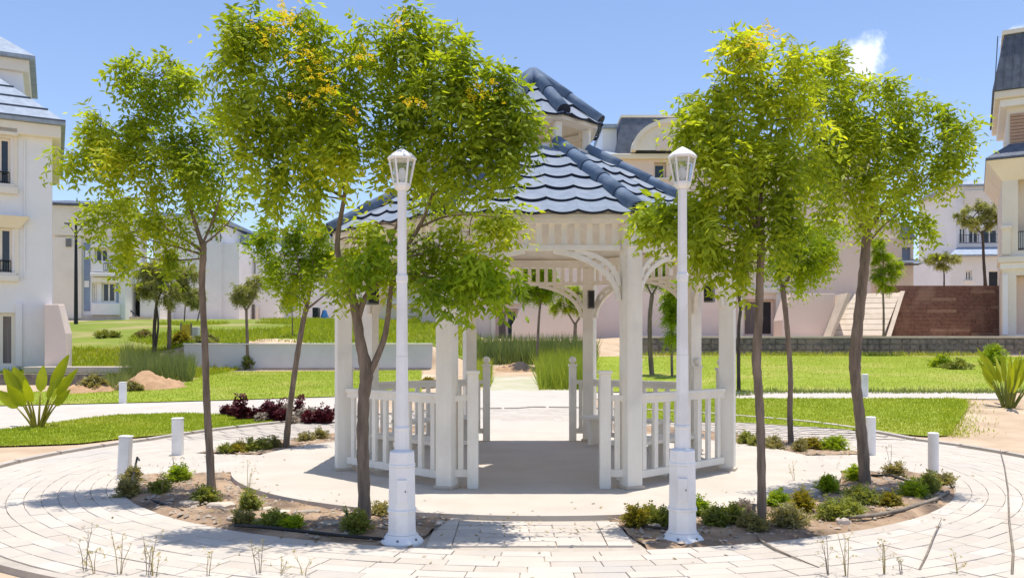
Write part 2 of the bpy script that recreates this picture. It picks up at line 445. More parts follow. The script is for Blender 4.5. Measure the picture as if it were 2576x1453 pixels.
C = Vector((.286, 11.2, 0))         # centre of the round plaza and of the gazebo
R_IN, R_BED = 3.85, 5.0
def r_out(a):                       # a: angle, -pi/2 is towards the camera
    return 6.9 - .37 * max(0, -math.sin(a)) + .35 * max(0, math.sin(a)) * (1 if math.cos(a) > 0 else .4)
def pol(r, a, z=0): return Vector((C.x + r*math.cos(a), C.y + r*math.sin(a), z))
def sector(name, r0, r1, a0, a1, z, material, n=64, m=2, bump=0, thick=0):
    vs = []; fs = []
    for j in range(m):
        for i in range(n):
            a = a0 + (a1-a0)*i/(n-1)
            ra = r0(a) if callable(r0) else r0; rb = r1(a) if callable(r1) else r1
            r = ra + (rb-ra)*j/(m-1)
            p = pol(r, a)
            zz = z + float(hgt(p.x, p.y))
            if bump and 0 < j < m-1:
                zz += bump*(.5+.5*math.sin(7*a*r*.5+j)*math.cos(5*r+3*a)) + random.uniform(0, bump*.6)
            vs.append((p.x, p.y, zz))
    for j in range(m-1):
        for i in range(n-1):
            fs.append((j*n+i, j*n+i+1, (j+1)*n+i+1, (j+1)*n+i))
    if thick:
        o = len(vs)
        for i in range(n): x, y, zz = vs[i]; vs.append((x, y, zz-thick))
        for i in range(n-1): fs.append((i, i+1, o+i+1, o+i))
        o = len(vs)
        for i in range(n): x, y, zz = vs[(m-1)*n+i]; vs.append((x, y, zz-thick))
        for i in range(n-1): fs.append(((m-1)*n+i, (m-1)*n+i+1, o+i+1, o+i))
    mb = MB(); mb.add(vs, fs)
    return struct(mb.build(name, material, smooth=(bump > 0)))
PI = math.pi
ring_path = sector('ring_path', R_BED, r_out, -PI, PI, .006, joint, n=181, m=5)
plaza = sector('plaza', .02, R_IN, -PI, PI, .055, plazam, n=121, m=8, thick=0)
mb = MB(); mb.lathe([(R_IN, -.02), (R_IN, .0545)], n=120, c=(C.x, C.y, 0), cap=False)
mb.build('plaza_edge', plazam, plaza)
kerb = MB(); kerb_m = mat('kerb_stone', (.52, .46, .39), (.42, .37, .31), scale=5, rough=.9, bump=.3)
AF0, AF1 = math.atan2(-4.45, -.68-C.x), math.atan2(-4.45, .95-C.x)   # the front walk between the beds
AL0, AL1 = PI - .19, PI + .25                                       # left walk
AR0, AR1 = -.22, .17
AB0, AB1 = PI/2-.22, PI/2+.22
beds = [('front_left', AL1-2*PI, AF0), ('front_right', AF1, AR0), ('rear_right', AR1, AB0), ('rear_left', AB1, AL0)]
for nm, a0, a1 in beds:
    sector('planting_bed_' + nm, R_IN+.005, R_BED-.005, a0, a1, .004, bedm, n=70, m=14, bump=.035)
for nm, a0, a1 in (('left', AL0, AL1), ('right', AR0, AR1), ('rear', AB0, AB1)):
    sector('walk_' + nm, R_IN, R_BED+.02, a0, a1, .022, pathm, n=16, m=4, thick=.03)
front_walk = sector('walk_front', R_IN, R_BED-.003, AF0, AF1, .008, joint, n=16, m=4, thick=.01)

# pavers: single stones on the front walk and the front half of the ring, the rest of the ring as one mass
def paver_mesh(poly, z0, z1, inset=.004):
    """poly: four world xy corners; chamfered top"""
    c = sum((Vector(p) for p in poly), Vector((0, 0)))/4
    vs = [(p[0]-c.x, p[1]-c.y, z0) for p in poly] + [(p[0]-c.x, p[1]-c.y, z1-.003) for p in poly]
    top = []
    for p in poly:
        d = (c - Vector(p)); d.normalize()
        top.append((p[0]-c.x+d.x*inset, p[1]-c.y+d.y*inset, z1))
    vs += top
    fs = [(8, 9, 10, 11)]
    for k in range(4):
        k2 = (k+1) % 4
        fs += [(k, k2, 4+k2, 4+k), (4+k, 4+k2, 8+k2, 8+k)]
    return c, vs, fs
def paver(parent, poly, z0, z1, material):
    c, vs, fs = paver_mesh(poly, z0, z1)
    me = bpy.data.meshes.new('paver'); me.from_pydata(vs, [], fs); me.materials.append(material); me.update()
    return ob('paver', me, parent, (c.x, c.y, 0))
pv = []
rows = 10
for i in range(rows+4):
    r0 = R_BED + .012 + i*.150
    ln = .36
    n = int(2*PI*(r0+.07)/ln)
    for k in range(n):
        a0 = 2*PI*(k + (i % 2)*.5 + .1*(i % 3))/n - PI; a1 = a0 + 2*PI/n
        am = (a0+a1)/2
        if r0 + .15 > r_out(am) - .03: continue
        g = .003/r0
        poly = [tuple(pol(r0, a0+g)[:2]), tuple(pol(r0, a1-g)[:2]), tuple(pol(r0+.1455, a1-g)[:2]), tuple(pol(r0+.1455, a0+g)[:2])]
        p = pol(r0+.07, am)
        pv.append((p, poly))
def inframe(p):
    if p.y < 4.6: return False
    x = CX + F*p.x/p.y; y = YH + F*EYE/p.y
    return -40 < x < 2615 and y < 1480
seen = [q for q in pv if inframe(q[0]) and q[0].y < 9.0]
seen.sort(key=lambda q: q[0].y)
pick = seen[:298]; ids = set(id(q) for q in pick)
for p, poly in pick:
    paver(ring_path, poly, .003, .020 + random.uniform(-.003, .003), random.choice([pave, pave, pave2, pave3]))
allv, allf, o = [], [], 0
for q in pv:
    if id(q) in ids: continue
    c, vs, fs = paver_mesh(q[1], .003, .020 + random.uniform(-.002, .002))
    dz = float(hgt(c.x, c.y))
    allv += [(v[0]+c.x, v[1]+c.y, v[2]+dz) for v in vs]; allf += [tuple(i+o for i in f) for f in fs]; o += len(vs)
me = bpy.data.meshes.new('paver_rest'); me.from_pydata(allv, [], allf); me.materials.append(pave); me.update()
tag(ob('paver_mass', me, ring_path), kind='stuff')
# walk pavers: running bond between two edge courses
x0w, x1w = -.66, .93
y = C.y - R_BED + .16; row = 0
while y < C.y - R_IN - .02:
    def yclip(x, yy): return yy
    xs_ = [x0w, x0w + .2]; x = x0w + .2 + (.2 if row % 2 else .4)
    while x < x1w - .25: xs_.append(x); x += .4
    xs_ += [x1w - .2, x1w]
    for a, b in zip(xs_[:-1], xs_[1:]):
        if b - a < .05: continue
        # keep inside the ring between plaza and path
        rr = [math.hypot(xx-C.x, yy-C.y) for xx in (a, b) for yy in (y, y+.15)]
        if min(rr) < R_IN + .005 or max(rr) > R_BED + .0: continue
        paver(front_walk, [(a+.004, y+.004), (b-.004, y+.004), (b-.004, y+.15-.004), (a+.004, y+.15-.004)], .004, .023 + random.uniform(-.003, .003), random.choice([pave, pave2, pave3]))
    y += .15; row += 1
# stone kerb round the outside of the ring path, in lengths
nk = 46
for k in range(nk):
    a0 = -PI + 2*PI*k/nk + .004; a1 = -PI + 2*PI*(k+1)/nk - .004
    ka = (a0+a1)/2
    p = pol(r_out(ka), ka)
    if p.y < 4.7 or not inframe(p): continue
    mb = MB(); pts = []
    for t in (0, .33, .66, 1):
        a = a0+(a1-a0)*t; pts.append((a, r_out(a)))
    vs = []
    for a, r in pts:
        for dr, z in ((0, -.02), (0, .045), (.09, .05), (.09, -.02)):
            q = pol(r+dr, a); vs.append((q.x, q.y, z + float(hgt(q.x, q.y))))
    fs = [(i*4+j, i*4+(j+1) % 4, (i+1)*4+(j+1) % 4, (i+1)*4+j) for i in range(3) for j in range(4)] + [(3, 2, 1, 0), (12, 13, 14, 15)]
    mb.add(vs, fs); mb.build('kerb_stone', kerb_m, ring_path)

# lawns and paths beyond the plaza
def lawn(front, back, n, m, count, label, hmin=.018, hmax=.05):
    o, g = band('lawn', front, back, n, m, .03, turf); struct(o)
    blades('grass', g, count, hmin, hmax, .009, grassm, label, off=.025)
    return g
lawn([(-260, 1135), (0, 1125), (100, 1122), (200, 1118), (300, 1106), (480, 1090), (640, 1070), (760, 1052)],
     [(-260, 1092), (0, 1083), (100, 1072), (200, 1056), (290, 1046), (460, 1041), (560, 1045), (760, 1049)], 60, 8, 34000, 'short green lawn between the ring path and the left cross path')
lawn([(-200, 1026), (0, 1022), (300, 1015), (560, 1008), (835, 999), (1060, 996)],
     [(-200, 990), (0, 988), (180, 985), (430, 978), (500, 950), (560, 936), (835, 934), (1060, 932)], 60, 12, 40000, 'short green lawn in front of the long grey wall')
lawn([(1560, 1063), (1850, 1064), (2100, 1080), (2330, 1100), (2380, 1098), (2392, 1090)],
     [(1560, 1005), (1850, 1004), (2000, 1004), (2300, 1004), (2430, 1005), (2436, 1024)], 60, 10, 40000, 'short green lawn between the ring path and the right cross path')
lawn([(1500, 988), (1850, 986), (2300, 986), (2480, 986), (2750, 990)],
     [(1500, 898), (1850, 896), (2200, 895), (2330, 897), (2750, 897)], 60, 16, 60000, 'short green lawn running up to the dark stone wall')
struct(band('cross_path_left', [(-260, 1091), (0, 1082), (100, 1071), (200, 1055), (290, 1045), (460, 1040), (560, 1044), (900, 1049)],
     [(-260, 1027), (0, 1023), (300, 1016), (560, 1009), (835, 1000), (900, 998)], 60, 6, .018, pathm)[0])
struct(band('cross_path_right', [(1500, 1004), (1850, 1003), (2300, 1003), (2520, 1005)], [(1500, 989), (1850, 987), (2300, 987), (2520, 989)], 60, 4, .018, pathm)[0])
struct(band('rear_path', [(1195, 1082), (1490, 1082)], [(1205, 984), (1478, 984)], 8, 20, .02, pathm)[0])
worn = mat('worn_path', (.55, .50, .39), (.42, .41, .26), scale=1.4, rough=.95, bump=.4, bscale=14)
struct(band('worn_path', [(1205, 984), (1478, 984)], [(1235, 948), (1400, 948)], 8, 12, .02, worn)[0])

# ------------------------------------------------------------------ gazebo
GZ = .055
SIDE = 1.95; AP = SIDE/2*(1+math.sqrt(2)); RC = SIDE/2/math.sin(PI/8)
gaz = thing('gazebo', 'white timber octagonal gazebo with slate blue tiled roof and cupola on round plaza', 'gazebo', (C.x, C.y, GZ))
def corner(k, r=RC): a = -PI/2 - PI/8 + k*PI/4; return Vector((r*math.cos(a), r*math.sin(a), 0)), a
def side_frame(k, ap=AP):
    """matrix: local x along side k (k=0 faces the camera), local -y outward"""
    a = -PI/2 + k*PI/4
    return Matrix.Translation((ap*math.cos(a), ap*math.sin(a), 0)) @ Matrix.Rotation(a + PI/2, 4, 'Z')
PW = .18; POST_H = 2.80
mb = MB(); mb.box(-PW/2, PW/2, -PW/2, PW/2, .0, POST_H)
post_me = mb.mesh('post', white)
mb = MB(); mb.box(-.11, .11, -.11, .11, 0, .035); foot_me = mb.mesh('footing', concm)
mb = MB(); mb.box(-PW/2-.012, PW/2+.012, -PW/2-.012, PW/2+.012, 0, .05); collar_me = mb.mesh('post_collar', white)
for k in range(8):
    p, a = corner(k)
    ob('post', post_me, gaz, p, a, .008)
    ob('footing', foot_me, gaz, p, a, .006)
    ob('post_collar', collar_me, gaz, (p.x, p.y, 2.54), a, .005)
HW = SIDE/2 - PW*.62
z_top, z_bot = 1.0, .13
mb = MB(); mb.box(-HW, HW, -.05, .05, z_top-.045, z_top); toprail = mb.mesh('top_rail', white)
mb = MB(); mb.box(-HW, HW, -.03, .03, z_top-.11, z_top-.0452); subrail = mb.mesh('sub_rail', white)
mb = MB(); mb.box(-HW, HW, -.03, .03, z_bot-.04, z_bot+.04); botrail = mb.mesh('bottom_rail', white)
mb = MB(); mb.box(-.034, .034, -.02, .02, z_bot+.0402, z_top-.1102); balus = mb.mesh('baluster', white)
mb = MB(); mb.box(-.03, .03, -.015, .015, 2.575, POST_H-.0); fslat = mb.mesh('frieze_slat', white)
mb = MB(); mb.box(-HW, HW, -.035, .035, 2.515, 2.573); frail = mb.mesh('frieze_rail', white)
mb = MB(); mb.box(-.058, .058, -.058, .058, 0, 1.21); newel = mb.mesh('newel_post', white)
mb = MB(); mb.box(-.072, .072, -.072, .072, 1.21, 1.245); ncap = mb.mesh('newel_cap', white)
mb = MB(); mb.lathe([(.03, 1.245), (.025, 1.262), (.045, 1.275), (.058, 1.30), (.058, 1.325), (.045, 1.35), (.02, 1.365), (.004, 1.368)], 14); ball = mb.mesh('ball_finial', white, True)
ew = .70
mb = MB(); mb.box(-.072, .072, -.025, .025, .92, .985); shortrail = mb.mesh('short_rail', white)
mb = MB(); mb.box(-.072, .072, -.025, .025, .12, .20); shortrail2 = mb.mesh('short_bottom_rail', white)
mb = MB(); mb.box(-.03, .03, -.016, .016, .2002, .9198); sbal = mb.mesh('baluster', white)
# arch brackets: a half arch, an upper arc and three rungs between them
def arch_half(s):
    a_, b_, z0 = HW-.02, .54, 1.98
    big = MB(); pts = [(s*a_*math.cos(t), z0 + b_*math.sin(t)) for t in np.linspace(.02, PI/2-.18, 16)]
    big.strip(pts, .055, .05)
    a2, b2 = .30, .36
    cx_ = s*(HW-.02)
    up = MB(); pts2 = [(cx_ - s*(a2 - a2*math.cos(t))*1.55, 2.14 + b2*math.sin(t)) for t in np.linspace(.0, PI/2, 10)]
    up.strip(pts2, .05, .044)
    rungs = []
    for t1, t2 in ((.50, .42), (.72, .78), (.94, 1.12)):
        p1 = (s*a_*math.cos(t1), z0+b_*math.sin(t1)); p2 = (cx_ - s*(a2-a2*math.cos(t2))*1.55, 2.14+b2*math.sin(t2))
        r = MB(); r.strip([p1, p2], .05, .03); rungs.append(r.mesh('bracket_rung', white))
    return big.mesh('bracket_arch', white), up.mesh('bracket_arc', white), rungs
AH = {s: arch_half(s) for s in (-1, 1)}
def place(me, name, M, parent=gaz, off=(0, 0, 0), bevel=.004):
    o = ob(name, me, parent, bevel=bevel)
    o.matrix_local = M @ Matrix.Translation(off)
    return o
for k in range(8):
    M = side_frame(k)
    nsl = 13
    place(frail, 'frieze_rail', M)
    for i in range(nsl): place(fslat, 'frieze_slat', M, off=(-HW + .06 + (2*HW-.12)*i/(nsl-1), 0, 0), bevel=0)
    for s in (-1, 1):
        b_, u_, rg = AH[s]
        br = place(b_, 'bracket', M)
        o = ob('bracket_arc', u_, br)
        for r in rg: ob('bracket_rung', r, br)
    if k % 2:        # railed side
        place(toprail, 'top_rail', M); place(subrail, 'sub_rail', M); place(botrail, 'bottom_rail', M)
        for i in range(8): place(balus, 'baluster', M, off=(-HW + .11 + (2*HW-.22)*i/7, 0, 0), bevel=.003)
        bn = MB(); bn.box(-.72, .72, .16, .52, .40, .445); bb = place(bn.mesh('bench_seat', white), 'bench_seat', M)
        for i in range(3):
            l = MB(); l.box(-.6+.6*i-.03, -.6+.6*i+.03, .22, .46, 0.0, .3998); ob('bench_leg', l.mesh('bench_leg', white), bb)
    else:
        for s in (-1, 1):
            n_ = place(newel, 'newel_post', M, off=(s*ew, 0, 0), bevel=.006)
            ob('newel_cap', ncap, n_, bevel=.006)
            if k != 0: ob('ball_finial', ball, n_)
            place(shortrail, 'short_rail', M, off=(s*(ew+.058+.072), 0, 0))
            place(shortrail2, 'short_rail', M, off=(s*(ew+.058+.072), 0, 0))
            place(sbal, 'baluster', M, off=(s*(ew+.058+.072), 0, 0), bevel=.003)
# ring beam and fascia
def oct_ring(name, ap_in, ap_out, z0, z1, m, parent=gaz):
    mb = MB(); vs = []
    for ap, z in ((ap_in, z0), (ap_out, z0), (ap_out, z1), (ap_in, z1)):
        for k in range(8): p, a = corner(k, ap/math.cos(PI/8)); vs.append((p.x, p.y, z))
    fs = [(j*8+k, j*8+(k+1) % 8, ((j+1) % 4)*8+(k+1) % 8, ((j+1) % 4)*8+k) for j in range(4) for k in range(8)]
    mb.add(vs, fs); return mb.build(name, m, parent)
oct_ring('ring_beam', AP-.09, AP+.10, POST_H, POST_H+.12, white)
EAP, EZ = AP+.125, POST_H+.095      # eave
CAP_, CZ = .76, 4.0                # foot of the cupola
def roof_pt(k, a_, s, n_, e_ap, e_z, t_ap, t_z):
    """point on roof face k: a_ across, s fraction up the slope in metres, n_ off the surface"""
    run, rise = e_ap - t_ap, t_z - e_z
    S = math.hypot(run, rise)
    ap = e_ap - run*s/S; z = e_z + rise*s/S
    nx, nz = rise/S, run/S
    ap += nx*n_; z += nz*n_
    ang = -PI/2 + k*PI/4
    return Vector((ap*math.cos(ang) - a_*math.sin(ang)*1.0, ap*math.sin(ang) + a_*math.cos(ang), z))
def tile_row_faces(k, rows, e_ap, e_z, t_ap, t_z, w, parent, joined=None, amp=.014):
    S = math.hypot(e_ap-t_ap, t_z-e_z); rh = S/rows
    def hw(s): return max(0.0, (e_ap + (t_ap-e_ap)*min(max(s, -.05), S)/S)*math.tan(PI/8))
    for i in range(rows):
        s0, s1 = i*rh - .03, min((i+1)*rh + .03, S)
        h0 = hw(s0)
        off = w*.27
        a = -h0 - ((-h0 - off) % w if False else 0)
        a = math.floor((-h0 - off)/w)*w + off
        while a < h0 - .01:
            b = a + w
            nC = 8
            vs = []; ok = False; jit = random.uniform(-.004, .004)
            for row_s, nz_, thick in ((s1, .010, 0), (s0, .044, 0), (s0, .044, 0), (s0, .044, .030)):
                for c in range(nC+1):
                    u = c/nC; aa = a + w*u
                    sc = row_s - (.030*math.sin(PI*u)**.7 if row_s == s0 else 0)
                    h_ = hw(sc)
                    if -h_ < aa < h_: ok = True
                    ac = min(max(aa, -h_), h_)
                    pz = nz_ + jit + amp*(1 - 1.6*math.sin(PI*u)) * (1 if abs(aa-ac) < 1e-6 else .6) - thick
                    vs.append(roof_pt(k, ac, sc, pz, e_ap, e_z, t_ap, t_z))
            a = b
            if not ok: continue
            fs, mi = [], []
            for c in range(nC):
                fs.append((c, c+1, nC+1+c+1, nC+1+c)); mi.append(0)
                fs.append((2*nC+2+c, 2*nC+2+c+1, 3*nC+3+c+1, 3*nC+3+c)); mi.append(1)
            if joined is not None:
                joined.add(vs, fs, 0); joined.m[-len(fs):] = mi
            else:
                me = bpy.data.meshes.new('roof_tile'); me.from_pydata([tuple(v) for v in vs], [], fs)
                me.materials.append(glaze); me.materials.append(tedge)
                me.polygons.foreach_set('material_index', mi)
                me.polygons.foreach_set('use_smooth', [x == 0 for x in mi]); me.update(); me.validate()
                ob('roof_tile', me, parent)
# decking under the tiles
def deck(name, e_ap, e_z, t_ap, t_z, m, parent, skip=()):
    mb = MB()
    for k in range(8):
        if k in skip: continue
        h0, h1 = e_ap*math.tan(PI/8), t_ap*math.tan(PI/8)
        top = [roof_pt(k, x, s, -.012, e_ap, e_z, t_ap, t_z) for x, s in ((-h0, 0), (h0, 0), (h1, math.hypot(e_ap-t_ap, t_z-e_z)), (-h1, math.hypot(e_ap-t_ap, t_z-e_z)))]
        bot = [v - Vector((0, 0, .05)) for v in top]
        mb.add(top+bot, [(0, 1, 2, 3), (7, 6, 5, 4), (0, 1, 5, 4), (2, 3, 7, 6)])
    return mb.build(name, m, parent)
deck('roof_deck', EAP, EZ, CAP_-.02, CZ, white, gaz)
rest = MB()
for k in range(8):
    tile_row_faces(k, 6, EAP, EZ, CAP_, CZ, .315, gaz, joined=(rest if k in (3, 4, 5) else None))
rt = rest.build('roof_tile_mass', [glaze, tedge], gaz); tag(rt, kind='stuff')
def ridge_run(p0, p1, n, r, parent):
    d = (p1-p0); L = d.length/n; d.normalize()
    mb = MB(); vs = []; nn = 10
    for x, rr in ((0, r*1.06), (L*1.12, r*.93)):
        for j in range(nn+1):
            t = -.35 + (PI+.7)*j/nn
            vs.append((x, rr*math.cos(t), rr*math.sin(t)))
    for j in range(nn+1):
        t = -.35 + (PI+.7)*j/nn; vs.append((0.0, r*.88*math.cos(t), r*.88*math.sin(t)))
    fs = [(j, j+1, nn+1+j+1, nn+1+j) for j in range(nn)] + [(j, j+1, 2*nn+2+j+1, 2*nn+2+j) for j in range(nn)]
    mb.add(vs, fs); mb.m[nn:] = [1]*nn
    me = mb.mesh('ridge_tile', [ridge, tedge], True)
    z = Vector((0, 0, 1)); yv = z.cross(d).normalized(); zz = d.cross(yv)
    Mr = Matrix((d, yv, zz)).transposed().to_4x4()
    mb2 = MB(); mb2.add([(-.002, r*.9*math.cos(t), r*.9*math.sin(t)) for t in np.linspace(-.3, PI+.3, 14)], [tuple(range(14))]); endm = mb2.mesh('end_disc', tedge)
    for i in range(n):
        o = ob('ridge_tile', me, parent); o.matrix_local = Matrix.Translation(p0 + d*L*i) @ Mr
        if i == 0: e = ob('end_disc', endm, o)
sec = 1/math.cos(PI/8)
for k in range(8):
    a = -PI/2 - PI/8 + k*PI/4
    u = Vector((math.cos(a), math.sin(a), 0))
    p0 = u*(EAP*sec + .03) + Vector((0, 0, EZ + .03)); p1 = u*((CAP_-.02)*sec) + Vector((0, 0, CZ + .05))
    ridge_run(p0, p1, 5, .088, gaz)
# cupola: sill, posts, closed rear panels, beam and roof
cup = ob('cupola', None, gaz) if False else None
cu_sill = oct_ring('cupola_sill', CAP_-.13, CAP_-.0, CZ-.06, CZ+.05, white)
mb = MB(); mb.box(-.045, .045, -.045, .045, CZ+.05, CZ+.34); cpost = mb.mesh('cupola_post', white)
for k in range(8):
    p, a = corner(k, (CAP_-.07)*sec); ob('cupola_post', cpost, gaz, (p.x, p.y, 0), a, .006)
for k in (2, 3, 4, 5, 6):
    mb = MB(); mb.box(-.27, .27, -.015, .015, CZ+.05, CZ+.34)
    place(mb.mesh('cupola_panel', stucco_c), 'cupola_panel', side_frame(k, CAP_-.07), bevel=0)
oct_ring('cupola_beam', CAP_-.13, CAP_+.02, CZ+.34, CZ+.42, white)
E2, EZ2, T2Z = CAP_+.075, CZ+.40, 5.10
deck('cupola_deck', E2, EZ2, .02, T2Z, white, gaz, skip=(7,))  # front-left roof face left open, an invented gap to cast sun on the floor
for k in (0, 1, 2, 3, 4, 5, 6): tile_row_faces(k, 3, E2, EZ2, .02, T2Z, .33, gaz, amp=.012)
for k in range(8):
    a = -PI/2 - PI/8 + k*PI/4; u = Vector((math.cos(a), math.sin(a), 0))
    ridge_run(u*(E2*sec+.03) + Vector((0, 0, EZ2+.03)), u*.06 + Vector((0, 0, T2Z+.04)), 2, .085, gaz)
mb = MB(); mb.lathe([(.13, T2Z+.02), (.12, T2Z+.07), (.07, T2Z+.11), (.015, T2Z+.12)], 12); mb.build('roof_finial', ridge, gaz, True)

def post_box(k, side, z, w, h, d, label):
    p, a = corner(k)
    off = {'in': (-.0, 0)}.get(side, side)
    t = thing('speaker_box', label, 'speaker', (C.x + p.x*.93 - .0, C.y + p.y*.93, GZ + z), a - PI/2, 'small boxes hung on the gazebo posts')
    mb = MB(); mb.box(-w/2, w/2, -d-.0, -.0, 0, h); mb.build('housing', boxm, t, bevel=.01)
    mb = MB(); mb.box(-w/2+.015, w/2-.015, -d-.006, -d-.0005, .02, h-.02); mb.build('grille', dark, t)
    mb = MB(); mb.box(-.02, .02, .0002, .03, h*.4, h*.6); mb.build('mounting_arm', dark, t)
def hung_box(px, py0, py1, Y, w, d, label, rz=0):
    q = P(px, (py0+py1)/2, Y); h = (py1-py0)/F*Y
    t = thing('speaker_box', label, 'speaker', (q.x, q.y, q.z-h/2), rz, 'small boxes hung on the gazebo posts')
    mb = MB(); mb.box(-w/2, w/2, -d/2, d/2, 0, h); mb.build('housing', boxm, t, bevel=.008)
    mb = MB(); mb.box(-w/2+.014, w/2-.014, -d/2-.006, -d/2-.0005, .02, h-.02); mb.build('grille', dark, t)
    mb = MB(); mb.box(-.02, .02, d/2+.0002, d/2+.05, h*.4, h*.6); mb.build('mounting_arm', dark, t)
hung_box(1486, 730, 776, 13.33, .11, .10, 'small dark grey box on the rear right post of gazebo above rear opening')
hung_box(1784, 716, 760, 11.9, .14, .11, 'small dark grey box on the far right post of gazebo', -.5)
hung_box(936, 706, 766, 11.75, .17, .12, 'pale grey box behind the forked trunk on the left gazebo post', .5)

# ------------------------------------------------------------------ lamp posts
def lamp_post(px, py, label, facets, rot):
    g = GT(px, py); u = g.y / F               # metres per photograph pixel here
    t = thing('lamp_post', label, 'lamp post', (g.x, g.y, 0), rot, 'white lantern posts at the front walk')
    s = u
    r8 = PI/facets
    def H(y): return (py - y)*s
    mb = MB(); mb.lathe([(54*s, -.02), (54*s, 8*s), (50*s, 13*s), (42*s, 20*s), (40*s, 26*s)], 24); mb.build('base_flange', lampw, t, smooth=False, bevel=.004)
    k = 1.0
    mb = MB(); mb.lathe([(39*s*k, 26.2*s), (37*s*k, 34*s), (36*s*k, 80*s), (34.5*s*k, 195*s)], facets, r8); mb.build('pedestal', lampw, t, bevel=.005)
    for j in range(6):
        a = 2*PI*j/6 + .3; mb = MB(); mb.lathe([(3.2*s, 0), (3.2*s, 3*s), (1.5*s, 4.5*s)], 6, c=(47.5*s*math.cos(a), 47.5*s*math.sin(a), 14.5*s)); mb.build('anchor_bolt', boxm, t)
    mb = MB(); mb.box(-12*s, 12*s, -37.4*s, -34.0*s, 108*s, 165*s); dr = mb.build('access_door', lampw, t, bevel=.002)
    mb = MB(); mb.box(7*s, 10*s, -38.2*s, -37.45*s, 134*s, 139*s); mb.build('lock', boxm, dr)
    mb = MB(); mb.lathe([(36.5*s*k, 80.2*s), (39*s*k, 83*s), (39*s*k, 87*s), (36*s*k, 90*s)], facets, r8); mb.build('pedestal_band', lampw, t)
    mb = MB(); mb.lathe([(36*s*k, 195.2*s), (36*s*k, 200*s), (34*s*k, 202*s), (33*s*k, 232*s), (20*s*k, 236*s)], facets, r8); mb.build('pedestal_cap', lampw, t, bevel=.004)
    mb = MB(); mb.lathe([(19*s*k, 236.2*s), (18.5*s*k, 285*s), (20*s*k, 286*s), (20*s*k, 292*s), (16.5*s*k, 296*s), (16*s*k, 470*s)], facets, r8); mb.build('lower_shaft', lampw, t, bevel=.003)
    mb = MB(); mb.lathe([(15.5*s*k, 470.2*s), (14*s*k, 655*s), (16*s*k, 658*s), (16*s*k, 672*s), (12.5*s*k, 678*s), (12*s*k, 885*s)], facets, r8); mb.build('shaft', lampw, t, bevel=.003)
    mb = MB(); mb.lathe([(12*s, 885.2*s), (18*s, 890*s), (22*s, 897*s), (22*s, 904*s)], 6, 0); mb.build('lantern_cup', lampw, t, bevel=.002)
    r0, r1, z0, z1 = 20*s, 31.5*s, 904.2*s, 962*s
    for j in range(6):
        a = 2*PI*j/6
        mb = MB(); mb.tube([(r0*math.cos(a), r0*math.sin(a), z0), (r1*math.cos(a), r1*math.sin(a), z1)], 2.6*s, 6); mb.build('lantern_bar', lampw, t)
        b = a + PI/3
        q = [Vector((r*math.cos(c)*.965, r*math.sin(c)*.965, z)) for r, c, z in ((r0, a, z0+.002), (r0, b, z0+.002), (r1, b, z1-.002), (r1, a, z1-.002))]
        mb = MB(); mb.add([*q], [(0, 1, 2, 3)]); mb.build('glass_pane', lantern_glass, t)
    mb = MB(); mb.lathe([(35*s, 962.2*s), (37*s, 965*s), (36*s, 969*s), (26*s, 979*s), (13*s, 987*s), (5*s, 991*s), (1*s, 993*s)], 6, 0); mb.build('lantern_roof', lampw, t, bevel=.003)
    mb = MB(); mb.lathe([(5*s, 904.5*s), (5*s, 912*s), (9*s, 918*s), (10*s, 930*s), (7*s, 941*s), (1*s, 944*s)], 10); mb.build('bulb', lampw, t, smooth=True)
lamp_post(1011, 1366, 'white octagonal lantern post by the forked tree, left of the walk', 8, .12)
lamp_post(1716, 1362, 'white octagonal lantern post right of the walk, beside low shrubs', 8, -.2)

# ------------------------------------------------------------------ bollards
def bollard(px, py, hpx, wpx, label, shape, tilt=0):
    g = GT(px, py); s = g.y/F
    t = thing('bollard', label, 'bollard', g - Vector((0, 0, .02)), .1, 'white path bollards')
    t.rotation_euler = (0, tilt, .1)
    w, h = wpx*s, hpx*s+.02
    if shape == 'square':
        mb = MB(); mb.box(-w/2, w/2, -w/2, w/2, 0, h*.97); mb.build('body', lampw, t, bevel=.012)
        mb = MB(); mb.box(-w/2-.004, w/2+.004, -w/2-.004, w/2+.004, h*.97+.0005, h); mb.build('cap', stucco_g, t, bevel=.006)
        mb = MB(); mb.box(-w/2+.02, w/2-.02, -w/2-.004, -w/2+.002, h*.68, h*.70); mb.build('seam', stucco_g, t)
    else:
        mb = MB(); mb.lathe([(w/2, 0), (w/2, h*.93)], 20); mb.build('body', lampw, t, smooth=False)
        mb = MB(); mb.lathe([(w/2+.003, h*.93+.0005), (w/2+.003, h*.985), (w*.42, h)], 20); mb.build('cap', lampw, t)
    mb = MB(); mb.lathe([(w*.62, 0), (w*.60, .035)], 16); mb.build('foot', concm, t)
bollard(311, 1205, 110, 27, 'leaning square white bollard at the left end of planting bed', 'square', .05)
bollard(447, 1147, 97, 24, 'square white bollard with seam, beyond the leaning one', 'square')
bollard(309, 1015, 55, 15, 'small square white bollard on the left cross path edge', 'square')
bollard(2347, 1197, 110, 25, 'nearest round white bollard at right end of planting bed', 'round')
bollard(2190, 1147, 100, 23, 'round white bollard just right of the thick trunk, half hidden', 'round')
bollard(2175, 998, 58, 16, 'small round white bollard on the right cross path behind trunk', 'round')

